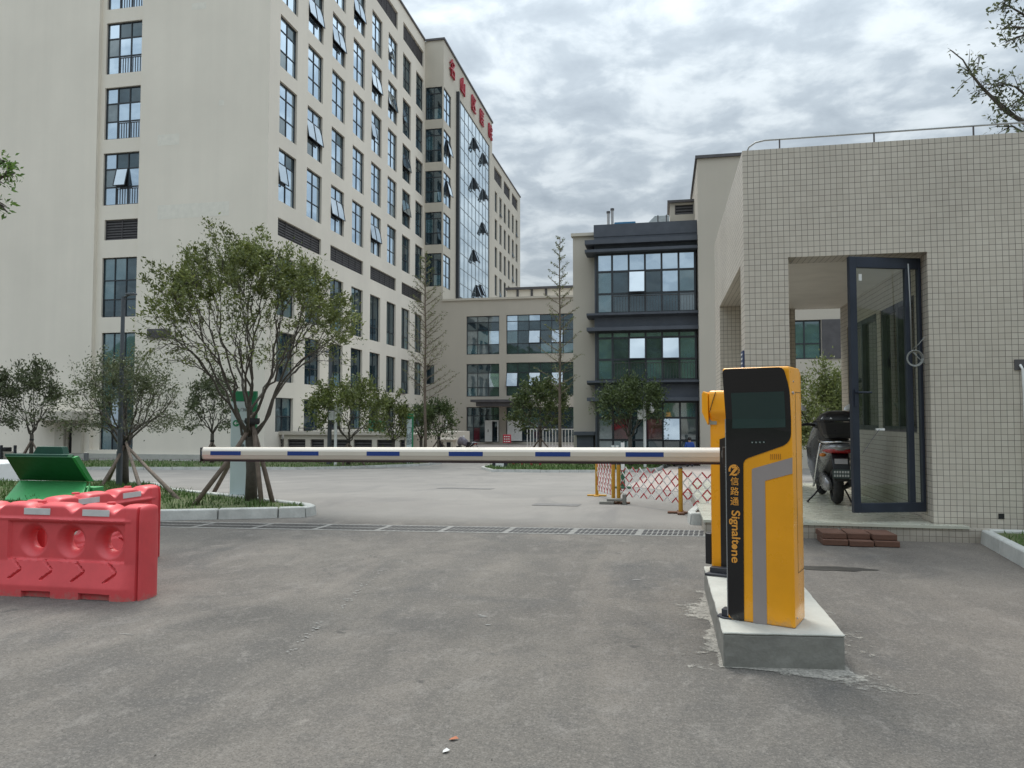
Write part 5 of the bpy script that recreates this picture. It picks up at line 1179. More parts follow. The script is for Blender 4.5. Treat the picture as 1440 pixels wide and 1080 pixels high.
def fence_set(label, pa, pb, z1, n, posts, feet):
    A = Vector((*pa, gz(pa[1]))); t = thing('lattice_barrier', label, 'barrier', A, 'red and white expanding lattice barriers')
    for p in posts:
        g_ = gz(p[1]); mb = MB(); mb.tube([(p[0], p[1], g_+.03), (p[0], p[1], g_+.66)], .032, 12); po = mb.build('post', yp, t, smooth='auto')
        mb = MB(); mb.tube([(p[0], p[1], g_+.66), (p[0], p[1], g_+.685)], [.036, .02], 12); mb.build('cap', M['black'], po)
        mb = MB(); mb.box((p[0]-.19, p[1]-.05, g_+.004), (p[0]+.19, p[1]+.05, g_+.03)); mb.box((p[0]-.05, p[1]-.19, g_+.004), (p[0]+.05, p[1]-.051, g_+.03)); mb.box((p[0]-.05, p[1]+.051, g_+.004), (p[0]+.05, p[1]+.19, g_+.03)); mb.build('foot', rust if feet else yp, t, bevel=.004, segs=1)
    mb = MB(); lattice(mb, pa, pb, .13, z1, n); mb.build('lattice', [rdp, whp], t); return t
fence_set('compressed red and white lattice barrier between two ochre posts', (-1.28, 15.0), (-.86, 13.1), .66, 11, [(-1.30, 15.1), (-.84, 13.0)], False)
fence_set('stretched red and white lattice barrier between two ochre posts', (-.74, 13.0), (.24, 11.5), .62, 8, [(-.745, 12.92), (.245, 11.42)], True)
fence_set('red and white lattice barrier reaching from the ochre post towards the kiosk', (.28, 11.40), (.95, 11.0), .62, 5, [(.93, 11.02)], True)
c = G(862, 709); mb = MB(); mb.box((c.x-.22, c.y-.12, c.z+.004), (c.x+.02, c.y+.12, c.z+.05)); mb.box((c.x+.16, c.y-.1, c.z+.004), (c.x+.22, c.y+.1, c.z+.17)); mb.box((c.x-.1, c.y-.05, c.z+.05), (c.x+.2, c.y+.1, c.z+.09)); o = mb.build('scrap_blocks', M['concrete'], bevel=.006); tag(o, 'small heap of grey concrete scraps at the foot of the lattice barrier post', 'rubble')
bp = G(876, 687); t = thing('marker_post', 'thin post, white above and green below, behind the lattice barrier', 'post', bp)
mb = MB(); mb.tube([bp, bp+Vector((0, 0, .45))], .055, 10); mb.build('lower_tube', simple('dull_green', (.03, .11, .06), .6), t, smooth='auto'); mb = MB(); mb.tube([bp+Vector((0, 0, .45)), bp+Vector((0, 0, 1.12))], .045, 10); mb.build('upper_tube', M['white'], t, smooth='auto')
mb = MB(); mb.tube([bp+Vector((0, 0, .0)), bp+Vector((0, 0, .05))], .2, 12); mb.build('foot', simple('dull_green2', (.03, .09, .05), .6), t)
for px, nm in ((862, 'left'), (868, 'right')):
    b = Vector((P(px, 640, 38.5).x, 38.5, -1.25)); t = thing('white_post', f'{nm} one of two slim white posts on the far grass behind the lattice barrier', 'post', b, 'slim white posts on the far grass')
    mb = MB(); mb.tube([b, b+Vector((0, 0, 1.2))], .055, 8); mb.build('post', M['white'], t); mb = MB(); mb.tube([b+Vector((0, 0, 1.2)), b+Vector((0, 0, 1.27))], .08, 8); mb.build('cap', M['white'], t)

# ================================================================== SIGN PYLONS
def pylon(c, w_, h_, dep, rz, label, fs, near):
    t = thing('sign_pylon', label, 'sign', c, 'green and white direction pylons', rz)
    pal = simple('pale_blue_white_panel', (.55, .64, .65), .4, .04, 2)
    x0, x1 = -w_/2, w_/2; gw = w_*.20; hh = h_*.90
    mb = MB(); mb.box((x0, -dep/2, .02), (x1-gw, dep/2, hh)); mb.build('white_panel', pal, t, bevel=.008, world=False)
    mb = MB(); mb.box((x1-gw+.002, -dep/2+.02, .02), (x1, dep/2-.02, h_)); mb.build('green_edge', M['green'], t, bevel=.006, world=False)
    mb = MB(); mb.box((x0, -dep/2-.001, hh+.002), (x1-gw, dep/2+.001, h_)); mb.build('green_header', M['green'], t, bevel=.008, world=False)
    mb = MB(); mb.box((x0-.03, -dep/2-.03, -.06), (x1+.03, dep/2+.03, .018)); mb.build('base', M['concrete'], t, world=False)
    y = -dep/2-.004
    if near:
        mt = simple('sign_text_grey', (.07, .08, .08), .5); dg = M['green']
        for (row, zz) in ((0, hh-.16), (1, hh-.36)):
            mb = MB(); mb.tube([(x0+.09, y+.003, zz), (x0+.09, y-.001, zz)], .055, 20); ar = mb.build('arrow_disc', dg, t, world=False)
            mb = MB(); yy = y-.003; mb.face([(x0+.055, yy, zz), (x0+.085, yy, zz-.03), (x0+.095, yy, zz-.022), (x0+.08, yy, zz-.006), (x0+.125, yy, zz-.006), (x0+.125, yy, zz+.006), (x0+.08, yy, zz+.006), (x0+.095, yy, zz+.022), (x0+.085, yy, zz+.03)][::1]); mb.build('arrow', M['white'], ar, world=False)
        for zz, s_, tx in ((hh-.14, .06, '门诊'), (hh-.34, .06, '住院部'), (hh-.52, .085, '儿科'), (hh-.74, .085, '急诊')):
            text_obj('lettering', tx, s_, mt, t, (x0+.155, y, zz), (1, 0, 0), (0, 0, 1), align='LEFT', local=True)
    else:
        text_obj('lettering', '门\n诊\n部', .34, simple('far_sign_text', (.08, .1, .1), .5), t, (x0+(w_-gw)/2, y-.01, hh-1.0), (1, 0, 0), (0, 0, 1), local=True)
    return t
c = G(343, 715); pylon((P(342, 700, 11.45).x, 11.45, .11), .41, 1.74, .12, R(14), 'tall white and green direction sign beside the big leaning tree trunk', 1, True)
c = G(576, 652); pylon((P(576.5, 640, 41).x, 41, -1.25), .36, 2.9, .25, R(10), 'distant slim white and green sign pylon beside the bare conifer trunk', 1, False)

# ================================================================== LAMP POSTS, CAMERA MASTS
pg = simple('lamp_post_grey', (.085, .095, .11), .45, .1, metal=.2)
def lamp(px, Y, ytop, r_, armlen, label, hd=1):
    b = Vector((P(px, 650, Y).x, Y, gz(Y)+.1)); zt_ = P(px, ytop, Y).z; t = thing('lamp_post', label, 'street lamp', b, 'grey street lamps')
    mb = MB(); mb.tube([b, b+Vector((0, 0, .7))], r_*1.25, 12); mb.tube([b+Vector((0, 0, .7)), Vector((b.x, Y, zt_))], [r_, r_*.75], 12); mb.build('pole', pg, t, smooth='auto')
    mb = MB(); mb.tube([Vector((b.x, Y, zt_-.02)), Vector((b.x+armlen*.5, Y, zt_+.03))], r_*.5, 8); mb.build('arm', pg, t)
    mb = MB(); mb.box((b.x+armlen*.3, Y-.06, zt_+.02), (b.x+armlen, Y+.06, zt_+.06)); mb.build('lamp_head', pg, t, bevel=.012)
    return t
lamp(168, 13.45, 417, .048, .28, 'grey street lamp standing beside the propped tree on the near island')
lamp(463, 38.6, 495, .12, -.55, 'slim grey street lamp rising behind the bushy tree by the vents')
wh_ = M['white']
def cctv(px, Y, ytop, label, dome_dx):
    b = Vector((P(px, 650, Y).x, Y, gz(Y))); zt_ = P(px, ytop, Y).z; t = thing('camera_mast', label, 'security camera', b, 'white security camera masts')
    mb = MB(); mb.tube([b, Vector((b.x, Y, zt_))], .075, 10); mb.build('pole', wh_, t, smooth='auto')
    mb = MB(); mb.tube([Vector((b.x, Y, zt_-.12)), Vector((b.x+dome_dx, Y, zt_-.12)), Vector((b.x+dome_dx, Y, zt_-.25))], .035, 8); mb.build('arm', wh_, t)
    mb = MB(); mb.lathe([(.02, .28), (.12, .22), (.15, .05), (.12, -.05), (.05, -.12)], (b.x+dome_dx, Y, zt_-.5), 14); mb.build('dome_camera', wh_, t, smooth='auto')
    mb = MB(); s_ = -1 if dome_dx > 0 else 1; mb.box((b.x+s_*.09, Y-.12, zt_-.95), (b.x+s_*.36, Y+.06, zt_-.45)); mb.build('control_box', wh_, t, bevel=.02); return t
cctv(907, 40, 564, 'white security camera mast before the glazed clinic', .36)
cctv(471.5, 37.5, 566, 'white security camera mast beside the low louvred wall', .25)
b = Vector((P(627.5, 600, 60).x, 60, -1.25)); t = thing('slim_light_pole', 'very thin white pole with small round lamp before the link building', 'lamp', b); zt_ = P(627, 578, 60).z
mb = MB(); mb.tube([b, Vector((b.x, 60, zt_))], .05, 6); mb.build('pole', wh_, t); mb = MB(); mb.sphere((b.x, 60, zt_+.08), .14, 10); mb.build('lamp_globe', wh_, t, smooth=True)

# white railing, red sign box, stone base and small cabinet near the link building
ra_, rb_ = P(741, 620, 56), P(810, 620, 56); t = thing('white_railing', 'white metal railing before the ground floor of the link building', 'railing', (ra_.x, 56, -1.25)); zt_ = P(775, 603, 56).z
mb = MB(); mb.box((ra_.x, 55.96, zt_-.06), (rb_.x, 56.04, zt_)); mb.box((ra_.x, 55.97, -1.0), (rb_.x, 56.03, -.95)); mb.build('rail', wh_, t)
mb = MB(); x = ra_.x
while x < rb_.x: mb.box((x, 55.98, -1.25), (x+.05, 56.02, zt_-.06)); x += .24
mb.build('balusters', wh_, t)
a, b = P(708, 611, 68), P(718.5, 623, 68); mb = MB(); mb.box((a.x, 67.8, b.z), (b.x, 68.1, a.z)); t = thing('red_sign_box', 'small red and white notice box beside the pale entrance door', 'sign', ((a.x+b.x)/2, 68, b.z)); mb.build('box', M['red'], t, bevel=.02)
mb = MB()
for i in range(3):
    for j in range(3): mb.box((a.x+.1+i*.2, 67.78, b.z+.1+j*.22), (a.x+.22+i*.2, 67.799, b.z+.2+j*.22))
mb.build('printing', wh_, t)
a, b = P(613, 616, 50), P(638, 632, 50); t = thing('stone_base', 'low pale stone pedestal with dark openings before the link building', 'pedestal', ((a.x+b.x)/2, 50, -1.25)); mb = MB(); mb.box((a.x+.05, 50, -1.25), (b.x-.05, 50.8, a.z-.15)); mb.build('body', M['stucco3'], t)
mb = MB(); mb.box((a.x-.05, 49.9, a.z-.15), (b.x+.05, 50.9, a.z)); mb.build('cap', M['stucco'], t, bevel=.02)
for k in (.3, .72): x = a.x+(b.x-a.x)*k; mb = MB(); mb.box((x-.14, 49.985, -1.2), (x+.14, 49.999, a.z-.28)); mb.build('opening', M['black'], t)
a = P(694, 640, 38.3); b = P(712, 662, 38.3); t = thing('roadside_cabinet', 'small grey and white roadside cabinet on the far island under the boom', 'cabinet', ((a.x+b.x)/2, 38.3, -1.12))
mb = MB(); mb.box((a.x+.15, 38.1, -1.12), (b.x-.1, 38.5, a.z+.3)); mb.build('white_case', wh_, t, bevel=.02); mb = MB(); mb.box((a.x-.02, 38.12, -1.12), (a.x+.14, 38.48, a.z+.32)); mb.box((b.x-.09, 38.12, -1.12), (b.x+.05, 38.48, a.z+.32)); mb.build('side_panel', M['frame'], t); mb = MB(); mb.box((a.x-.1, 38.0, -1.14), (b.x+.15, 38.6, -1.10)); mb.build('base', M['concrete'], t)
a, b = P(722, 652, 40.5), P(760, 652, 40.5); t = thing('red_white_bench_rail', 'low red and white striped rail on the far island grass', 'railing', (a.x, 40.5, -1.15))
for k in range(4): x = a.x+(b.x-a.x)*k/3; mb = MB(); mb.box((x-.06, 40.44, -1.2), (x+.06, 40.56, -.75)); mb.build('post', M['red'], t)
mb = MB(); mb.box((a.x, 40.47, -.95), (b.x, 40.53, -.88)); mb.box((a.x, 40.47, -.80), (b.x, 40.53, -.74)); mb.build('rail', wh_, t)
# litter on the road
for px, py, c_, lab, s_ in ((638, 1043, (.40, .14, .07), 'small dry orange leaf lying on the near asphalt', .022), (627, 1060, (.62, .62, .60), 'small white paper scrap lying on the near asphalt', .018)):
    g_ = G(px, py); mb = MB(); mb.raw([(-s_, -.006, .006), (-s_*.2, -.014, .010), (s_, -.002, .007), (s_*.5, .012, .013), (-s_*.4, .012, .006)], [(0, 1, 4), (1, 3, 4), (1, 2, 3)]); o = mb.build('leaf_scrap' if px > 630 else 'paper_scrap', simple('litter', c_, .8)); o.location = g_; o.rotation_euler.z = .3 if px > 630 else .7; tag(o, lab, 'litter')

# ================================================================== TREES
def leaf_mesh(mb, p, d, ln, rnd):
    """one pointed leaf, folded along its midrib"""
    d = d.normalized(); s_ = d.cross(Vector((rnd.uniform(-1, 1), rnd.uniform(-1, 1), rnd.uniform(-.4, 1)))); s_ = s_.normalized() if s_.length > 1e-4 else Vector((1, 0, 0))
    w_ = ln*rnd.uniform(.17, .24); up = s_.cross(d)*ln*.06; i = len(mb.v); m_ = p+d*ln*.45
    mb.v += [tuple(p), tuple(m_+s_*w_+up), tuple(p+d*ln), tuple(m_-s_*w_+up)]; mb.f += [(i, i+1, i+2), (i, i+2, i+3)]; mb.m += [0, 0]
def grow(base, fork, targets, tr, rnd, sides=6, k0=5, bend=.5, minr=.004, trunk_pts=None, frac=.34, arch=.35):
    """limbs from a fork to scattered twig ends; returns wood mesh and twig polylines"""
    wood = MB(); twigs = []; nt_ = len(targets)
    rad = lambda n: max(minr, tr*(n/nt_)**.52)
    pts = trunk_pts or [base, base.lerp(fork, .5)+Vector((rnd.uniform(-.02, .02), rnd.uniform(-.02, .02), 0)), fork]
    wood.tube(pts, [tr*1.25, tr*1.02, tr*.98][:len(pts)] if len(pts) == 3 else [tr*1.2-(tr*.25)*i/(len(pts)-1) for i in range(len(pts))], 10)
    def bez(a, da, b, n):
        c = a+da*(b-a).length*arch; return [a*(1-t)**2+c*2*t*(1-t)+b*t*t for t in [j/n for j in range(n+1)]]
    def rec(pos, dr, tg, depth):
        n = len(tg)
        if n == 1:
            L_ = bez(pos, dr, tg[0], 5); j = [q+Vector((rnd.gauss(0, 1), rnd.gauss(0, 1), rnd.gauss(0, 1)))*.035*(tg[0]-pos).length for q in L_]; j[0] = pos; j[-1] = tg[0]
            r0 = rad(1)*1.0; wood.tube(j, [r0*(1-.65*k/5) for k in range(6)], 3 if sides < 6 else 4, cap=False); twigs.append(j); return
        cen = sum(tg, Vector((0, 0, 0)))/n; f = frac*rnd.uniform(.8, 1.2)
        end = pos+((cen-pos)*.62+dr*(cen-pos).length*.38)*f; P_ = bez(pos, dr, end, 3)
        for k in (1, 2): P_[k] = P_[k]+Vector((rnd.gauss(0, 1), rnd.gauss(0, 1), rnd.gauss(0, 1)))*.06*(end-pos).length
        ra_, rb_ = rad(n), rad(n)*.86; wood.tube(P_, [ra_+(rb_-ra_)*k/3 for k in range(4)], sides if n > 12 else max(4, sides-2), cap=False)
        nd = (P_[-1]-P_[-2]).normalized()
        # split the twig ends across their widest spread seen from the joint
        axs = [Vector((1, 0, 0)), Vector((0, 1, 0)), Vector((.7, .7, 0)), Vector((.7, -.7, 0)), Vector((0, 0, 1))]
        dirs = [(q-end).normalized() for q in tg]; best = max(axs, key=lambda a: sum((q.dot(a)-sum(x.dot(a) for x in dirs)/n)**2 for q in dirs[::max(1, n//12)])*(.6 if a.z > .9 else 1)*rnd.uniform(.7, 1.3))
        o = sorted(range(n), key=lambda i: dirs[i].dot(best)); c_ = max(1, min(n-1, int(n*rnd.uniform(.36, .64))))
        rec(end, nd, [tg[i] for i in o[:c_]], depth+1); rec(end, nd, [tg[i] for i in o[c_:]], depth+1)
    tg = sorted(targets, key=lambda q: math.atan2(q.y-fork.y, q.x-fork.x)); st = rnd.randint(0, nt_-1); tg = tg[st:]+tg[:st]
    # one leader group straight up, the rest round it
    inner = [q for q in tg if math.hypot(q.x-fork.x, q.y-fork.y) < .38*max(math.hypot(a.x-fork.x, a.y-fork.y) for a in tg)]; outer = [q for q in tg if q not in inner]
    if inner: rec(fork, Vector((0, 0, 1)), inner, 0)
    for i in range(k0):
        g_ = outer[len(outer)*i//k0:len(outer)*(i+1)//k0]
        if g_:
            c_ = sum(g_, Vector((0, 0, 0)))/len(g_); dd = (c_-fork); dd.z = max(dd.z, .3*dd.length)+dd.length*bend; rec(fork-Vector((0, 0, rnd.uniform(0, .12))), dd.normalized(), g_, 0)
    return wood, twigs
def tree(name, label, base, H_, fork_h, R_, zlo, ntw, nlv, ls, tr, seed, leaf='leaf', group=None, lean=(0, 0), squash=1.0, low=.25, k0=5, sides=6, props=0, leafspan=.5, spread=.12, shell=.72, topbias=0):
    rnd = random.Random(seed); base = Vector(base); t = thing(name, label, 'tree', base, group)
    fork = base+Vector((lean[0], lean[1], fork_h)); cz = base.z+zlo; hz = H_-zlo; tg = []; cx_2 = fork.x+lean[0]*.5; cy_2 = fork.y
    lob = [(rnd.uniform(0, 6.28), rnd.uniform(.85, 1.1)) for _ in range(7)]
    while len(tg) < ntw:
        a = rnd.uniform(0, 6.28); sz = rnd.uniform(-low, 1); ce = math.sqrt(max(0, 1-sz*sz)); f = rnd.uniform(shell, 1.0)
        f *= 1+.19*noise.noise(Vector((math.cos(a)*2.3+seed, math.sin(a)*2.3, sz*2.6)))
        tg.append(Vector((cx_2+R_*ce*math.cos(a)*f, cy_2+R_*squash*ce*math.sin(a)*f, cz+(hz*sz**.78 if sz > 0 else zlo*.55*sz)*f)))
    wood, tw = grow(base-Vector((0, 0, .05)), fork, tg, tr, rnd, sides, k0)
    trunk = wood.build('trunk', M['bark'], t, smooth=True)
    lv = MB(); c = 0
    wts = []
    for j in tw:
        hgt = (j[-1].z-cz)/max(hz, .1); wts.append(max(.12, .35+hgt*.9+topbias*hgt)*(1+2.2*noise.noise(j[-1]*1.9+Vector((seed, 0, 0)))))
    tot = sum(max(0, x) for x in wts)
    for j, w_ in zip(tw, wts):
        n_l = int(nlv*max(0, w_)/tot+rnd.random())
        dj = (j[-1]-j[-2]).normalized()
        for _ in range(n_l):
            u = 1-leafspan*rnd.random()**1.4; k = min(4, int(u*5)); q = j[k].lerp(j[k+1], u*5-k)
            q = q+Vector((rnd.gauss(0, 1), rnd.gauss(0, 1), rnd.gauss(0, .8)))*spread*rnd.random()
            d = dj*.7+Vector((rnd.gauss(0, .6), rnd.gauss(0, .6), rnd.gauss(0, .5))); leaf_mesh(lv, q, d, ls*rnd.uniform(.6, 1.25), rnd)
    lv.build('crown', M[leaf], t)
    return t, fork
def props(base, top_h, feet, label, group='props under the planted trees', r_=.035):
    base = Vector(base); t = thing('tree_prop', label, 'tree prop', base, group)
    for k, (x, y) in enumerate(feet):
        f = Vector((x, y, gz(y)+.08)); a = (f-base); tp = base+Vector((-a.x*.06, -a.y*.06, top_h+.04*k)); mb = MB(); mb.tube([f, f.lerp(tp, .5)+Vector((.01, 0, -.02)), tp], [r_*1.1, r_, r_*.85], 7); mb.build('pole', M['pole_wood'], t, smooth=True)
    mb = MB(); mb.lathe([(.10, top_h-.06), (.115, top_h-.02), (.11, top_h+.04)], base, 10); mb.build('tie', M['black'], t)
# the large tree on the near island
b1_ = Vector((P(353, 714, 10.8).x, 10.8, .11)); ht = P(350, 334, 10.8).z-.11
tree('clipped_street_tree', 'largest vase shaped tree with thin olive leaves on the near grass island', b1_, ht, 1.0, 1.68, 2.30, 680, 27000, .060, .080, 22, 'leaf', lean=(-.03, 0), low=.14, k0=9, leafspan=.36, spread=.09, topbias=1.6, shell=.74)
fp = [(G(270, 722), 0), (G(384, 717), 0), (G(368, 720), 0), (G(300, 700), 0)]
props(b1_, 1.25, [(p.x, p.y) for p, _ in fp], 'four weathered wooden props leaning on the largest tree')
b2_ = Vector((P(175, 688, 13.7).x, 13.7, .04)); ht2 = P(175, 486, 13.7).z-.04
tree('clipped_street_tree', 'wide bushy tree with arching twigs behind the grey street lamp', b2_, ht2, .80, 1.24, 1.35, 380, 9500, .06, .075, 33, 'leaf_grey', low=.45, k0=8, leafspan=.6, spread=.12, shell=.6)
fp = [G(253, 712), G(140, 694), G(201, 706), G(150, 686)]
props(b2_, .86, [(p.x, p.y) for p in fp], 'wooden props splayed under the bushy tree by the street lamp', r_=.032)
def far(px, Y, ytop, pw, label, seed, leaf='leaf', nl=3500, ntw=110, fork=1.2, zl=.42, props_=True, low=.35, ls=.2, tr=.10, span=.6):
    b = Vector((P(px, 640, Y).x, Y, gz(Y)+.08)); H_ = P(px, ytop, Y).z-b.z; Rr = pw/2*Y/FPX/.95
    t, fk = tree('clipped_street_tree', label, b, H_, fork, Rr, H_*zl, ntw, nl, ls, tr, seed, leaf, low=low, sides=5, k0=6, leafspan=span, spread=.3)
    if props_:
        props(b, 1.3, [(b.x+1.1, b.y-.3), (b.x-1.0, b.y+.3), (b.x+.1, b.y-1.0)], 'thin wooden props under '+label.split(' with')[0].replace('small tree', 'the small tree'), r_=.05)
far(44, 37, 503, 84, 'small tree with two slim stems at the far left before the tower', 41, 'leaf_grey', 3600, fork=1.6)
far(-12, 36, 512, 70, 'small tree cut by the left edge of the photo before the tower', 43, 'leaf_grey', 3000, fork=1.6, props_=False)
far(298, 37.5, 514, 84, 'small tree with an open crown at the corner of the tower', 45, 'leaf_grey', 3000, fork=1.7)
far(490, 38.4, 524, 118, 'small tree with a dense green crown before the louvred low wall', 47, 'leaf', 6200, 130, fork=1.3, zl=.5, low=.5, span=.8)
far(553, 41, 548, 52, 'small tree with a pale thin crown left of the distant sign pylon', 49, 'leaf', 2000, 70, fork=1.2, props_=False)
far(617, 46, 557, 46, 'small tree with a dark round crown by the stone pedestal', 51, 'leaf_dark', 2400, 80, fork=1.4, zl=.5, low=.6)
far(592, 47, 562, 40, 'small tree with a dark crown just left of the stone pedestal', 52, 'leaf_dark', 1900, 70, fork=1.2, zl=.5, low=.6, props_=False)
far(760, 50, 526, 84, 'small tree with a broad dark crown before the white railing', 53, 'leaf_dark', 5200, 120, fork=1.6, zl=.48, low=.75, ls=.24, span=.8)
far(886, 40.6, 528, 96, 'small tree with a dense flat crown before the glazed clinic', 55, 'leaf_dark', 8500, 150, fork=1.6, zl=.66, low=.55, ls=.17, span=.9, props_=False)
b = G(915, 655); b = Vector((P(948, 650, 41.6).x, 41.6, -1.2)); tree('clipped_shrub', 'low rounded green shrub before the glazed clinic beside the person', b, .85, .2, .75, .35, 60, 2600, .14, .05, 57, 'leaf', low=.6, sides=4, leafspan=1, spread=.15)
# dense green tree seen through the kiosk passage
b = Vector((P(1165, 600, 27).x, 27, gz(27))); tree('passage_tree', 'dense green tree seen through the open kiosk passage behind the scooter', b, P(1160, 503, 27).z-gz(27), .9, 1.45, 1.7, 150, 15000, .12, .08, 61, 'leaf', low=.95, leafspan=1, spread=.35, shell=.45)
def conifer(px, Y, ytop, halfpx, label, seed, nbr=58, start=.30, leafn=36, ls=.10):
    rnd = random.Random(seed); b = Vector((P(px, 640, Y).x, Y, gz(Y))); H_ = P(px, ytop, Y).z-b.z; t = thing('young_conifer', label, 'tree', b, 'tall sparse young conifers'); R_ = halfpx*Y/FPX
    wood = MB(); tp = [b+Vector((rnd.gauss(0, .02), rnd.gauss(0, .02), H_*k/8)) for k in range(9)]; tp[0] = b-Vector((0, 0, .1)); wood.tube(tp, [.095*(1-k/8.6)+.010 for k in range(9)], 7)
    lv = MB()
    for i in range(nbr):
        f = start+(1-start)*(i+rnd.random()*.6)/nbr; z = H_*f; L_ = R_*(1-((f-start)/(1-start)))**.75*rnd.uniform(.65, 1.1)+.18; a = i*2.4+rnd.uniform(-.5, .5); q0_ = b+Vector((0, 0, z))
        el = rnd.uniform(.35, .8); dr = Vector((math.cos(a)*math.cos(el), math.sin(a)*math.cos(el), math.sin(el))); p_ = [q0_+dr*L_*k/4+Vector((0, 0, .12*L_*(k/4)**2)) for k in range(5)]
        wood.tube(p_, [.018*(1-k/4.6)+.004 for k in range(5)], 4, cap=False)
        for k in range(5):
            for sd in (-1, 1):
                u = (k+1)/5; o_ = p_[min(3, int(u*4))].lerp(p_[min(4, int(u*4)+1)], u*4-int(u*4)) if u < 1 else p_[4]
                a2 = a+sd*rnd.uniform(.5, 1.0); l2 = L_*.38*(1.15-u*.6)*rnd.uniform(.6, 1.2); e_ = o_+Vector((math.cos(a2)*l2, math.sin(a2)*l2, l2*rnd.uniform(.2, .7))); wood.tube([o_, e_], [.011, .005], 3, cap=False)
                for _ in range(leafn//10+1):
                    q = o_.lerp(e_, rnd.random())+Vector((rnd.gauss(0, .03), rnd.gauss(0, .03), rnd.gauss(0, .03))); leaf_mesh(lv, q, Vector((rnd.gauss(0, 1), rnd.gauss(0, 1), rnd.gauss(.2, .6))), ls*rnd.uniform(.6, 1.3), rnd)
    wood.build('trunk', M['pole_wood'], t, smooth=True); lv.build('crown', M['leaf'], t); return t
conifer(597, 42, 358, 46, 'tall bare young conifer before the inner corner of the tower', 71)
conifer(788, 42.0, 333, 34, 'tall bare young conifer before the link building and clinic flank', 73, nbr=44, leafn=30)
# overhanging trees whose trunks stand outside the frame
def edge_tree(name, label, base, H_, limbs, R_, ntw, nlv, ls, tr, seed, leaf, tw_l=.35, per=26, nq=5):
    """tree whose crown is mostly beyond the picture; limbs are polylines that reach into view"""
    rnd = random.Random(seed); base = Vector(base); t = thing(name, label, 'tree', base); fork = base+Vector((0, 0, H_*.5)); tg = []
    while len(tg) < ntw:
        a = rnd.uniform(0, 6.28); sz = rnd.uniform(-.3, 1); ce = math.sqrt(1-sz*sz); f = rnd.uniform(.6, 1); tg.append(Vector((base.x+R_*ce*math.cos(a)*f, base.y+R_*ce*math.sin(a)*f, base.z+H_*.72+H_*.28*sz*f)))
    wood, tw = grow(base, fork, tg, tr, rnd, 6, 5); lv = MB()
    for li, (lp, r0, bare) in enumerate(limbs):
        lp = [fork]+[Vector(p) for p in lp]; n = len(lp); wood.tube(lp, [r0*(1-k/(n-.7))+.006 for k in range(n)], 6, cap=False)
        for k in range(1, n-1):
            for q_ in range(nq):
                u = rnd.random(); o_ = lp[k].lerp(lp[k+1], u); f = (k+u)/(n-1)
                if f > bare and rnd.random() < .75: continue
                d = (lp[k+1]-lp[k]).normalized()*.5+Vector((rnd.gauss(0, .7), rnd.gauss(0, .7), rnd.gauss(.1, .6))); L_ = tw_l*rnd.uniform(.5, 1.4); e_ = o_+d.normalized()*L_; m_ = o_.lerp(e_, .5)+Vector((0, 0, .05*L_))
                wood.tube([o_, m_, e_], [.010, .007, .003], 3, cap=False); tw.append([o_, o_.lerp(m_, .5), m_, m_.lerp(e_, .4), m_.lerp(e_, .7), e_])
    wood.build('trunk', M['bark'], t, smooth=True)
    for j in tw:
        dj = (j[-1]-j[-2]).normalized()
        for _ in range(int(per*rnd.uniform(.4, 1.4))):
            u = rnd.random(); k = min(4, int(u*5)); q = j[k].lerp(j[k+1], u*5-k)+Vector((rnd.gauss(0, .05), rnd.gauss(0, .05), rnd.gauss(0, .05))); leaf_mesh(lv, q, dj*.5+Vector((rnd.gauss(0, .7), rnd.gauss(0, .7), rnd.gauss(-.1, .6))), ls*rnd.uniform(.6, 1.3), rnd)
    lv.build('crown', M[leaf], t); return t
YT = 16.0
W_ = lambda l: [P(x, y, YT) for x, y in l]
limbs = [(W_([(1500, 205), (1440, 172), (1415, 157), (1398, 140), (1380, 122), (1366, 104), (1354, 84), (1336, 70)]), .05, .80), (W_([(1500, 205), (1455, 195), (1425, 178), (1400, 178)]), .03, 1), (W_([(1490, 160), (1450, 140), (1428, 122), (1412, 118), (1402, 122)]), .03, 1), (W_([(1500, 180), (1460, 150), (1440, 135), (1420, 150)]), .03, 1),
         (W_([(1500, 60), (1455, 30), (1430, 15), (1412, 5)]), .04, 1), (W_([(1490, 60), (1450, 40), (1425, 38), (1408, 42)]), .03, 1), (W_([(1490, 70), (1450, 48), (1430, 52), (1414, 60)]), .03, 1), (W_([(1500, 10), (1460, -10), (1420, -14), (1410, 8)]), .03, 1), (W_([(1366, 104), (1372, 88), (1392, 76)]), .008, 0)]
limbs[-1] = (W_([(1500, 205), (1440, 172), (1380, 122), (1362, 98), (1375, 80), (1388, 76)]), .012, .5)
edge_tree('overhanging_tree', 'tree leaning in over the right end of the tiled kiosk roof', (P(1625, 300, YT).x, YT, 0), P(1500, -60, YT).z, limbs, 1.8, 60, 3600, .10, .14, 81, 'leaf_grey', .30, 11)
YS = 6.2
W_ = lambda l: [P(x, y, YS) for x, y in l]
limbs = [(W_([(-90, 270), (-30, 262), (-5, 255), (8, 245), (14, 232)]), .02, 1), (W_([(-90, 290), (-30, 285), (-5, 282), (10, 298)]), .02, 1), (W_([(-90, 270), (-30, 258), (-4, 250), (16, 246)]), .014, 1), (W_([(-90, 240), (-30, 236), (-3, 232), (6, 226)]), .014, 1)]
edge_tree('left_edge_tree', 'fresh green leafy twigs reaching in at the left edge of the photo', (P(-230, 300, YS).x, YS, 0), 5.2, limbs, .75, 40, 900, .062, .07, 83, 'leaf_fresh', .07, 9, 5)

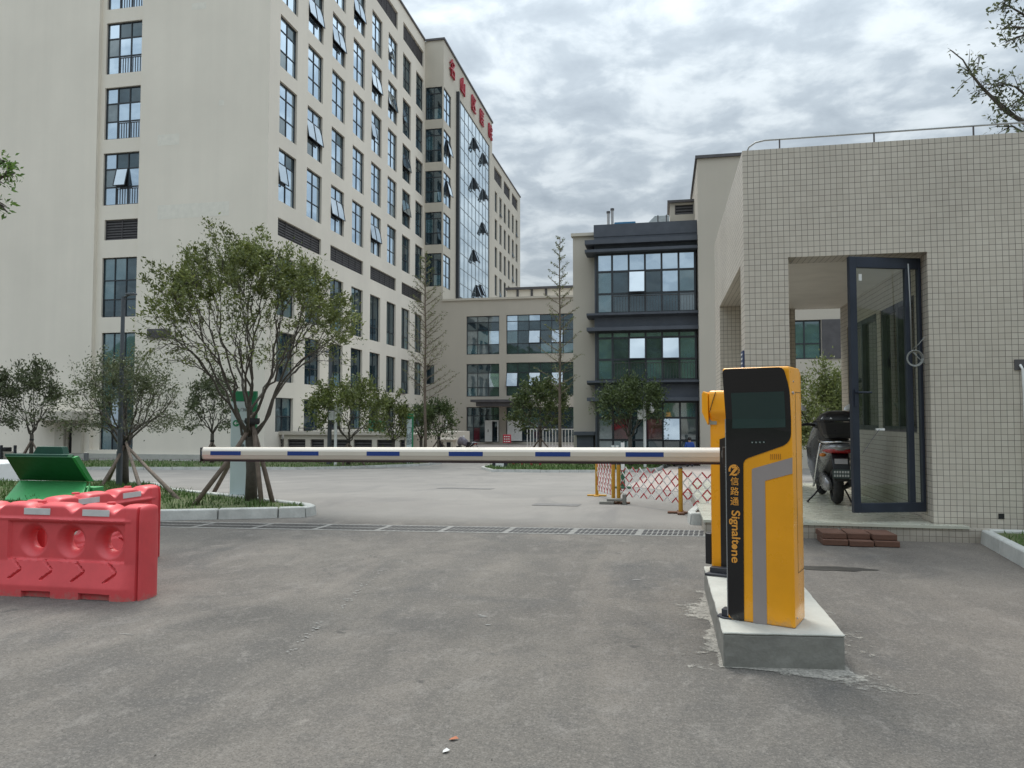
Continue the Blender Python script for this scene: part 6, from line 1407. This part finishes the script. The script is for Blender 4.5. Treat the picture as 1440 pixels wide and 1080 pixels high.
# ================================================================== SCOOTERS
rubber = simple('tyre_rubber', (.018, .018, .019), .8, .2, 20, bmp=.3); slv = simple('silver_scooter_paint', (.26, .26, .27), .28, .05, metal=.5, coat=.3); chrome = simple('chrome_tube', (.62, .62, .64), .15, .04, metal=1)
blkp2 = simple('black_scooter_plastic', (.014, .013, .016), .35, .1); tl = simple('tail_light_red', (.30, .008, .012), .2, .05, coat=.5); wtri = simple('white_decal', (.7, .7, .7), .35, .04)
def loft(mb, secs, mi=0):
    """closed rings of equal length joined into one skin with end caps"""
    n = len(secs[0]); i = len(mb.v)
    for r_ in secs: mb.v += [tuple(p) for p in r_]
    for a in range(len(secs)-1):
        for k in range(n): mb.f.append((i+a*n+k, i+a*n+(k+1) % n, i+(a+1)*n+(k+1) % n, i+(a+1)*n+k)); mb.m.append(mi)
    mb.f.append(tuple(i+k for k in range(n))[::-1]); mb.m.append(mi); mb.f.append(tuple(i+(len(secs)-1)*n+k for k in range(n))); mb.m.append(mi)
def oval(cx, cy, cz, rx, rz_, n=14, p=2.6):
    out = []
    for k in range(n):
        a = 2*math.pi*k/n; c, s_ = math.cos(a), math.sin(a); out.append((cx+rx*math.copysign(abs(c)**(2/p), c), cy, cz+rz_*math.copysign(abs(s_)**(2/p), s_)))
    return out
def scooter(loc, rz, label, box=True, cape=False, bodymat=slv, sc_=1.0):
    t = thing('motor_scooter', label, 'scooter', loc, None, rz); t.scale = (sc_, sc_, sc_)
    def W(y, name, r_=.235, wd=.062):
        mb = MB(); i0 = len(mb.v); n, m_ = 32, 10; R0 = r_-wd
        for a in range(n):
            for b in range(m_):
                A = 2*math.pi*a/n; B = 2*math.pi*b/m_; rr = R0+wd*.95*math.cos(B)
                mb.v.append((wd*math.sin(B), y+rr*math.cos(A), r_+rr*math.sin(A)))
        for a in range(n):
            for b in range(m_): mb.f.append((a*m_+b, a*m_+(b+1) % m_, ((a+1) % n)*m_+(b+1) % m_, ((a+1) % n)*m_+b)); mb.m.append(0)
        w_ = mb.build('wheel', rubber, t, smooth=True, world=False)
        mb = MB(); mb.tube([(-.035, y, r_), (.035, y, r_)], R0-.02, 20); mb.build('rim', slv, w_, world=False)
    W(0, 'wheel'); W(1.27, 'wheel')
    B = lambda mb, nm, mt, **k: mb.build(nm, mt, t, world=False, **k)
    mb = MB(); loft(mb, [oval(0, -.36, .74, .05, .03), oval(0, -.30, .73, .13, .055), oval(0, -.14, .71, .185, .10), oval(0, .12, .64, .20, .17), oval(0, .38, .55, .19, .20), oval(0, .52, .46, .15, .16)]); tail = B(mb, 'tail_body', bodymat, smooth=True)
    mb = MB(); loft(mb, [oval(0, -.345, .70, .085, .022), oval(0, -.30, .695, .15, .035), oval(0, -.20, .69, .182, .036), oval(0, -.12, .69, .19, .03)]); mb.build('tail_light', tl, tail, smooth=True, world=False)
    mb = MB(); loft(mb, [oval(0, -.20, .83, .10, .03), oval(0, -.12, .835, .14, .045), oval(0, .15, .80, .155, .05), oval(0, .45, .77, .15, .055), oval(0, .62, .74, .11, .04)]); B(mb, 'seat', blkp2, smooth=True)
    # rear mudguard with its plate
    mb = MB(); loft(mb, [oval(0, -.30, .66, .10, .015), oval(0, -.345, .55, .105, .015), oval(0, -.37, .44, .10, .012), oval(0, -.375, .33, .085, .010)]); mud = B(mb, 'mudguard', blkp2, smooth=True)
    mb = MB(); mb.bar((0, -.365, .60), (0, -.372, .54), .15, .008, 0, up=(0, 1, 0)); mb.box((-.075, -.372, .535), (.075, -.366, .60)); mb.build('reflector_plate', simple('dull_white_plate', (.36, .35, .37), .5), mud, world=False)
    mb = MB(); mb.box((-.105, -.398, .36), (.105, -.390, .47)); pl = mb.build('licence_plate', simple('plate_dark_green', (.05, .07, .07), .5), mud, world=False)
    mb = MB()
    for r_ in range(2):
        for k in range(6): mb.box((-.09+k*.031, -.401, .425-r_*.045), (-.07+k*.031, -.3985, .452-r_*.045))
    mb.build('plate_marks', simple('plate_marks_white', (.5, .52, .52), .5), pl, world=False)
    mb = MB(); mb.tube([(.17, .30, .82), (.19, .0, .80), (.16, -.26, .80), (0, -.33, .81), (-.16, -.26, .80), (-.19, .0, .80), (-.17, .30, .82)], .013, 8); B(mb, 'rear_rack', chrome, smooth=True)
    mb = MB(); mb.tube([(-.20, .62, .18), (-.215, .45, .20), (-.215, .30, .34), (-.205, .1, .60), (-.19, -.06, .78)], .014, 8); mb.tube([(.20, .62, .18), (.215, .45, .20), (.215, .30, .34), (.205, .1, .60), (.19, -.06, .78)], .014, 8); B(mb, 'side_guard', chrome, smooth=True)
    mb = MB(); loft(mb, [oval(.0, .40, .30, .15, .08), oval(0, .60, .22, .17, .05), oval(0, .92, .22, .16, .05), oval(0, 1.02, .34, .14, .07)]); B(mb, 'footboard', blkp2, smooth=True)
    mb = MB(); loft(mb, [oval(0, .92, .22, .16, .04), oval(0, 1.00, .45, .22, .06), oval(0, 1.03, .70, .23, .07), oval(0, .98, .92, .17, .08), oval(0, .92, 1.02, .10, .05)]); B(mb, 'leg_shield', bodymat, smooth=True)
    mb = MB(); loft(mb, [oval(0, 1.02, .40, .06, .16), oval(0, 1.20, .40, .07, .12), oval(0, 1.38, .44, .055, .05)]); B(mb, 'front_mudguard', bodymat, smooth=True)
    mb = MB(); mb.tube([(-.07, 1.27, .235), (-.07, 1.08, .75)], .02, 8); mb.tube([(.07, 1.27, .235), (.07, 1.08, .75)], .02, 8); B(mb, 'fork', blkp2, smooth=True)
    mb = MB(); mb.tube([(-.36, .80, 1.00), (-.24, .86, 1.02), (0, .92, 1.0), (.24, .86, 1.02), (.36, .80, 1.00)], [.022, .018, .03, .018, .022], 8); loft(mb, [oval(0, .86, 1.0, .13, .05), oval(0, .95, 1.02, .16, .07), oval(0, 1.06, .98, .10, .05)]); hb_ = B(mb, 'handlebar', blkp2, smooth=True)
    for s_ in (-1, 1):
        mb = MB(); mb.tube([(s_*.22, .88, 1.03), (s_*.27, .86, 1.12), (s_*.31, .85, 1.20)], .007, 6); mb.build('mirror_stem', blkp2, hb_, smooth=True, world=False)
        mb = MB(); c = Vector((s_*.325, .85, 1.26)); loft(mb, [[(c.x+.080*math.cos(a)*f+.02*s_*math.sin(a), c.y+y_+.030*math.sin(a), c.z+.050*math.sin(a)*f+.022*s_*math.cos(a)) for a in [2*math.pi*k/14 for k in range(14)]] for y_, f in ((-.006, .97), (.0, 1.0), (.015, .85), (.025, .4))]); mb.build('mirror', simple('mirror_face', (.80, .83, .86), .35, .02, metal=.3), hb_, smooth=True, world=False)
    mb = MB(); mb.sphere((0, 1.10, .86), .08, 12, sc_=(1.2, .6, 1)); B(mb, 'headlight', wtri, smooth=True)
    mb = MB(); mb.tube([(.10, .30, .26), (.17, .20, .10), (.20, .14, .012)], .011, 6); mb.tube([(-.10, .30, .26), (-.24, .22, .10), (-.33, .18, .012)], .011, 6); mb.tube([(-.33, .12, .012), (-.33, .24, .012)], .010, 6); mb.tube([(-.10, .30, .26), (.10, .30, .26)], .012, 6); B(mb, 'kickstand', blkp2, smooth=True)
    mb = MB(); loft(mb, [oval(-.10, -.10, .24, .035, .06), oval(-.11, .10, .26, .05, .10), oval(-.11, .34, .28, .05, .11)]); B(mb, 'motor_cover', bodymat, smooth=True)
    mb = MB(); mb.tube([(.12, .06, .22), (.15, -.20, .30)], [.03, .045], 10); B(mb, 'shock_tube', blkp2)
    for s_ in (-1, 1):
        mb = MB(); mb.sphere((s_*.19, -.22, .64), .035, 10, sc_=(1.2, .8, .7)); B(mb, 'turn_signal', simple('amber_lens', (.5, .16, .02), .3), smooth=True)
    if box:
        mb = MB(); loft(mb, [[(p[0], p[1], p[2]) for p in r_] for r_ in [[(x*sx__, -.16+y*sy__, z) for x, y in [(-1, -.8), (-.8, -1), (.8, -1), (1, -.8), (1, .8), (.8, 1), (-.8, 1), (-1, .8)]] for z, sx__, sy__ in ((.85, .15, .13), (.90, .19, .16), (1.04, .225, .19), (1.055, .23, .195))]]); bx_ = B(mb, 'top_box', blkp2, bevel=.01)
        mb = MB(); loft(mb, [[(x*sx__, -.16+y*sy__, z) for x, y in [(-1, -.8), (-.8, -1), (.8, -1), (1, -.8), (1, .8), (.8, 1), (-.8, 1), (-1, .8)]] for z, sx__, sy__ in ((1.06, .235, .20), (1.09, .235, .20), (1.15, .19, .17), (1.19, .12, .12), (1.20, .05, .05))]); ld = mb.build('lid', blkp2, bx_, smooth=True, bevel=.01, world=False)
        for s_ in (-1, 1):
            mb = MB(); q = [(s_*.222, -.335, 1.093), (s_*.09, -.362, 1.095), (s_*.14, -.318, 1.152), (s_*.185, -.30, 1.142)]; mb.face(q if s_ > 0 else q[::-1]); mb.face([(x, y-.001, z) for x, y, z in (q[::-1] if s_ > 0 else q)]); mb.build('decal', wtri, ld, world=False)
    if cape:
        mb = MB(); loft(mb, [oval(0, .42, .72, .25, .20), oval(0, .62, .80, .31, .30), oval(0, .85, .92, .37, .32), oval(0, 1.05, .90, .33, .30), oval(0, 1.18, .80, .24, .2)]); B(mb, 'windproof_apron', simple('grey_quilt_apron', (.17, .16, .19), .9, .3, 5, bmp=.5), smooth=True)
    return t
yS = 11.5; scooter((P(1177, 713, 11.4).x, yS-.1, SZ), R(-3), 'silver electric scooter with black top box parked in the kiosk passage', sc_=1.10)
b = P(664, 640, 56); scooter((P(665, 630, 56).x, 56, -1.25), R(84), 'dark scooter with grey quilted apron parked before the link building', box=False, cape=True, bodymat=blkp2)

# ================================================================== PERSON
pb = G(970, 659.5); pt_ = thing('person', 'person in a blue jacket and dark trousers walking towards the glazed clinic', 'person', pb, rz=R(8))
def skin_obj(name, verts, edges, radii, mat, parent, root=0, sub=2):
    me = bpy.data.meshes.new(name); me.from_pydata(verts, edges, []); me.update(); o = bpy.data.objects.new(name, me); col.objects.link(o); o.parent = parent
    sk = o.modifiers.new('skin', 'SKIN'); sk.use_smooth_shade = True; me.skin_vertices if False else None
    layer = me.skin_vertices[0] if len(me.skin_vertices) else None
    if layer is None:
        bpy.context.view_layer.objects.active = o; me.attributes; 
        try: me.skin_vertices.new()
        except Exception: pass
        layer = me.skin_vertices[0] if len(me.skin_vertices) else None
    if layer:
        for i, r_ in enumerate(radii):
            layer.data[i].radius = (r_, r_) if isinstance(r_, (int, float)) else r_; layer.data[i].use_root = (i == root)
    s_ = o.modifiers.new('sub', 'SUBSURF'); s_.levels = s_.render_levels = sub; me.materials.append(mat)
    dg = bpy.context.evaluated_depsgraph_get(); dg.update(); m2 = bpy.data.meshes.new_from_object(o.evaluated_get(dg)); o.modifiers.clear(); o.data = m2; m2.materials.clear(); m2.materials.append(mat)
    for p_ in m2.polygons: p_.use_smooth = True
    return o
skinm = simple('skin', (.42, .26, .19), .6, .05); hairm = simple('black_hair', (.015, .012, .012), .6, .2, 30); blue = simple('blue_jacket', (.025, .07, .30), .8, .2, 8); trs = simple('dark_trousers', (.025, .026, .035), .85, .2, 8)
J = dict(pel=(0, 0, .90), wst=(0, 0, 1.05), chs=(0, -.01, 1.25), nk=(0, -.01, 1.40), hd0=(0, .0, 1.47), hd1=(0, .01, 1.55), hd2=(0, 0, 1.62), sl=(-.17, 0, 1.33), el=(-.23, -.02, 1.07), wl=(-.22, .06, .86), hl=(-.21, .09, .79), sr=(.17, 0, 1.33), er=(.23, .0, 1.07), wr=(.23, .05, .86), hr=(.22, .08, .79), tl_=(-.09, 0, .86), kl=(-.10, .10, .48), al=(-.10, .06, .09), fl=(-.11, .20, .04), tr_=(.09, 0, .86), kr=(.10, .02, .48), ar=(.10, -.14, .12), fr=(.10, -.02, .05))
nm = list(J); ix = {k: i for i, k in enumerate(nm)}
ed = [('pel', 'wst'), ('wst', 'chs'), ('chs', 'nk'), ('nk', 'hd0'), ('hd0', 'hd1'), ('hd1', 'hd2'), ('chs', 'sl'), ('sl', 'el'), ('el', 'wl'), ('wl', 'hl'), ('chs', 'sr'), ('sr', 'er'), ('er', 'wr'), ('wr', 'hr'), ('pel', 'tl_'), ('tl_', 'kl'), ('kl', 'al'), ('al', 'fl'), ('pel', 'tr_'), ('tr_', 'kr'), ('kr', 'ar'), ('ar', 'fr')]
rad = dict(pel=.12, wst=.115, chs=.13, nk=.055, hd0=.075, hd1=.095, hd2=.07, sl=.06, el=.042, wl=.030, hl=.035, sr=.06, er=.042, wr=.030, hr=.035, tl_=.085, kl=.055, al=.038, fl=.035, tr_=.085, kr=.055, ar=.038, fr=.035)
body = skin_obj('body', [J[k] for k in nm], [(ix[a], ix[b]) for a, b in ed], [rad[k] for k in nm], skinm, pt_)
def sub_skin(name, keys, eds, grow_, mat, mod=None):
    q = {k: i for i, k in enumerate(keys)}; vs = [Vector(J[k]) for k in keys]
    if mod:
        for k, v in mod.items(): vs[q[k]] = Vector(v)
    skin_obj(name, vs, [(q[a], q[b]) for a, b in eds], [rad[k]+grow_ for k in keys], mat, body)
sub_skin('jacket', ['wst', 'pel', 'chs', 'nk', 'sl', 'el', 'wl', 'sr', 'er', 'wr'], [('pel', 'wst'), ('wst', 'chs'), ('chs', 'nk'), ('chs', 'sl'), ('sl', 'el'), ('el', 'wl'), ('chs', 'sr'), ('sr', 'er'), ('er', 'wr')], .022, blue)
sub_skin('trousers', ['pel', 'tl_', 'kl', 'al', 'tr_', 'kr', 'ar'], [('pel', 'tl_'), ('tl_', 'kl'), ('kl', 'al'), ('pel', 'tr_'), ('tr_', 'kr'), ('kr', 'ar')], .018, trs)
mb = MB(); mb.sphere((0, -.012, 1.575), .105, 14, sc_=(.95, 1.0, 1.02)); mb.build('hair', hairm, body, smooth=True, world=False)
for k in (('al', 'fl'), ('ar', 'fr')): mb = MB(); a, b = Vector(J[k[0]]), Vector(J[k[1]]); mb.tube([a+Vector((0, -.05, -.03)), a.lerp(b, .5)+Vector((0, 0, -.02)), b+Vector((0, .03, -.01))], [.045, .048, .03], 8); mb.build('shoe', M['black'], body, smooth=True, world=False)

# grit and crumbs on the asphalt
rg = random.Random(99); mb = MB()
for k in range(900):
    x, y = rg.uniform(-5.5, 4), rg.uniform(1.9, 9)
    if .25 < x < 1.05 and 4.3 < y < 6.8: continue
    r_ = rg.uniform(.002, .0055)*(1.6 if rg.random() < .06 else 1); z = .001; a = rg.uniform(0, 6.28)
    mb.raw([(x+r_*math.cos(a+2.1*i)*rg.uniform(.7, 1.2), y+r_*math.sin(a+2.1*i)*rg.uniform(.7, 1.2), z) for i in range(3)]+[(x, y, z+r_*.9)], [(0, 1, 3), (1, 2, 3), (2, 0, 3)])
o = mb.build('gravel', simple('loose_grit', (.22, .20, .17), .95, .5, 30)); o['kind'] = 'stuff'
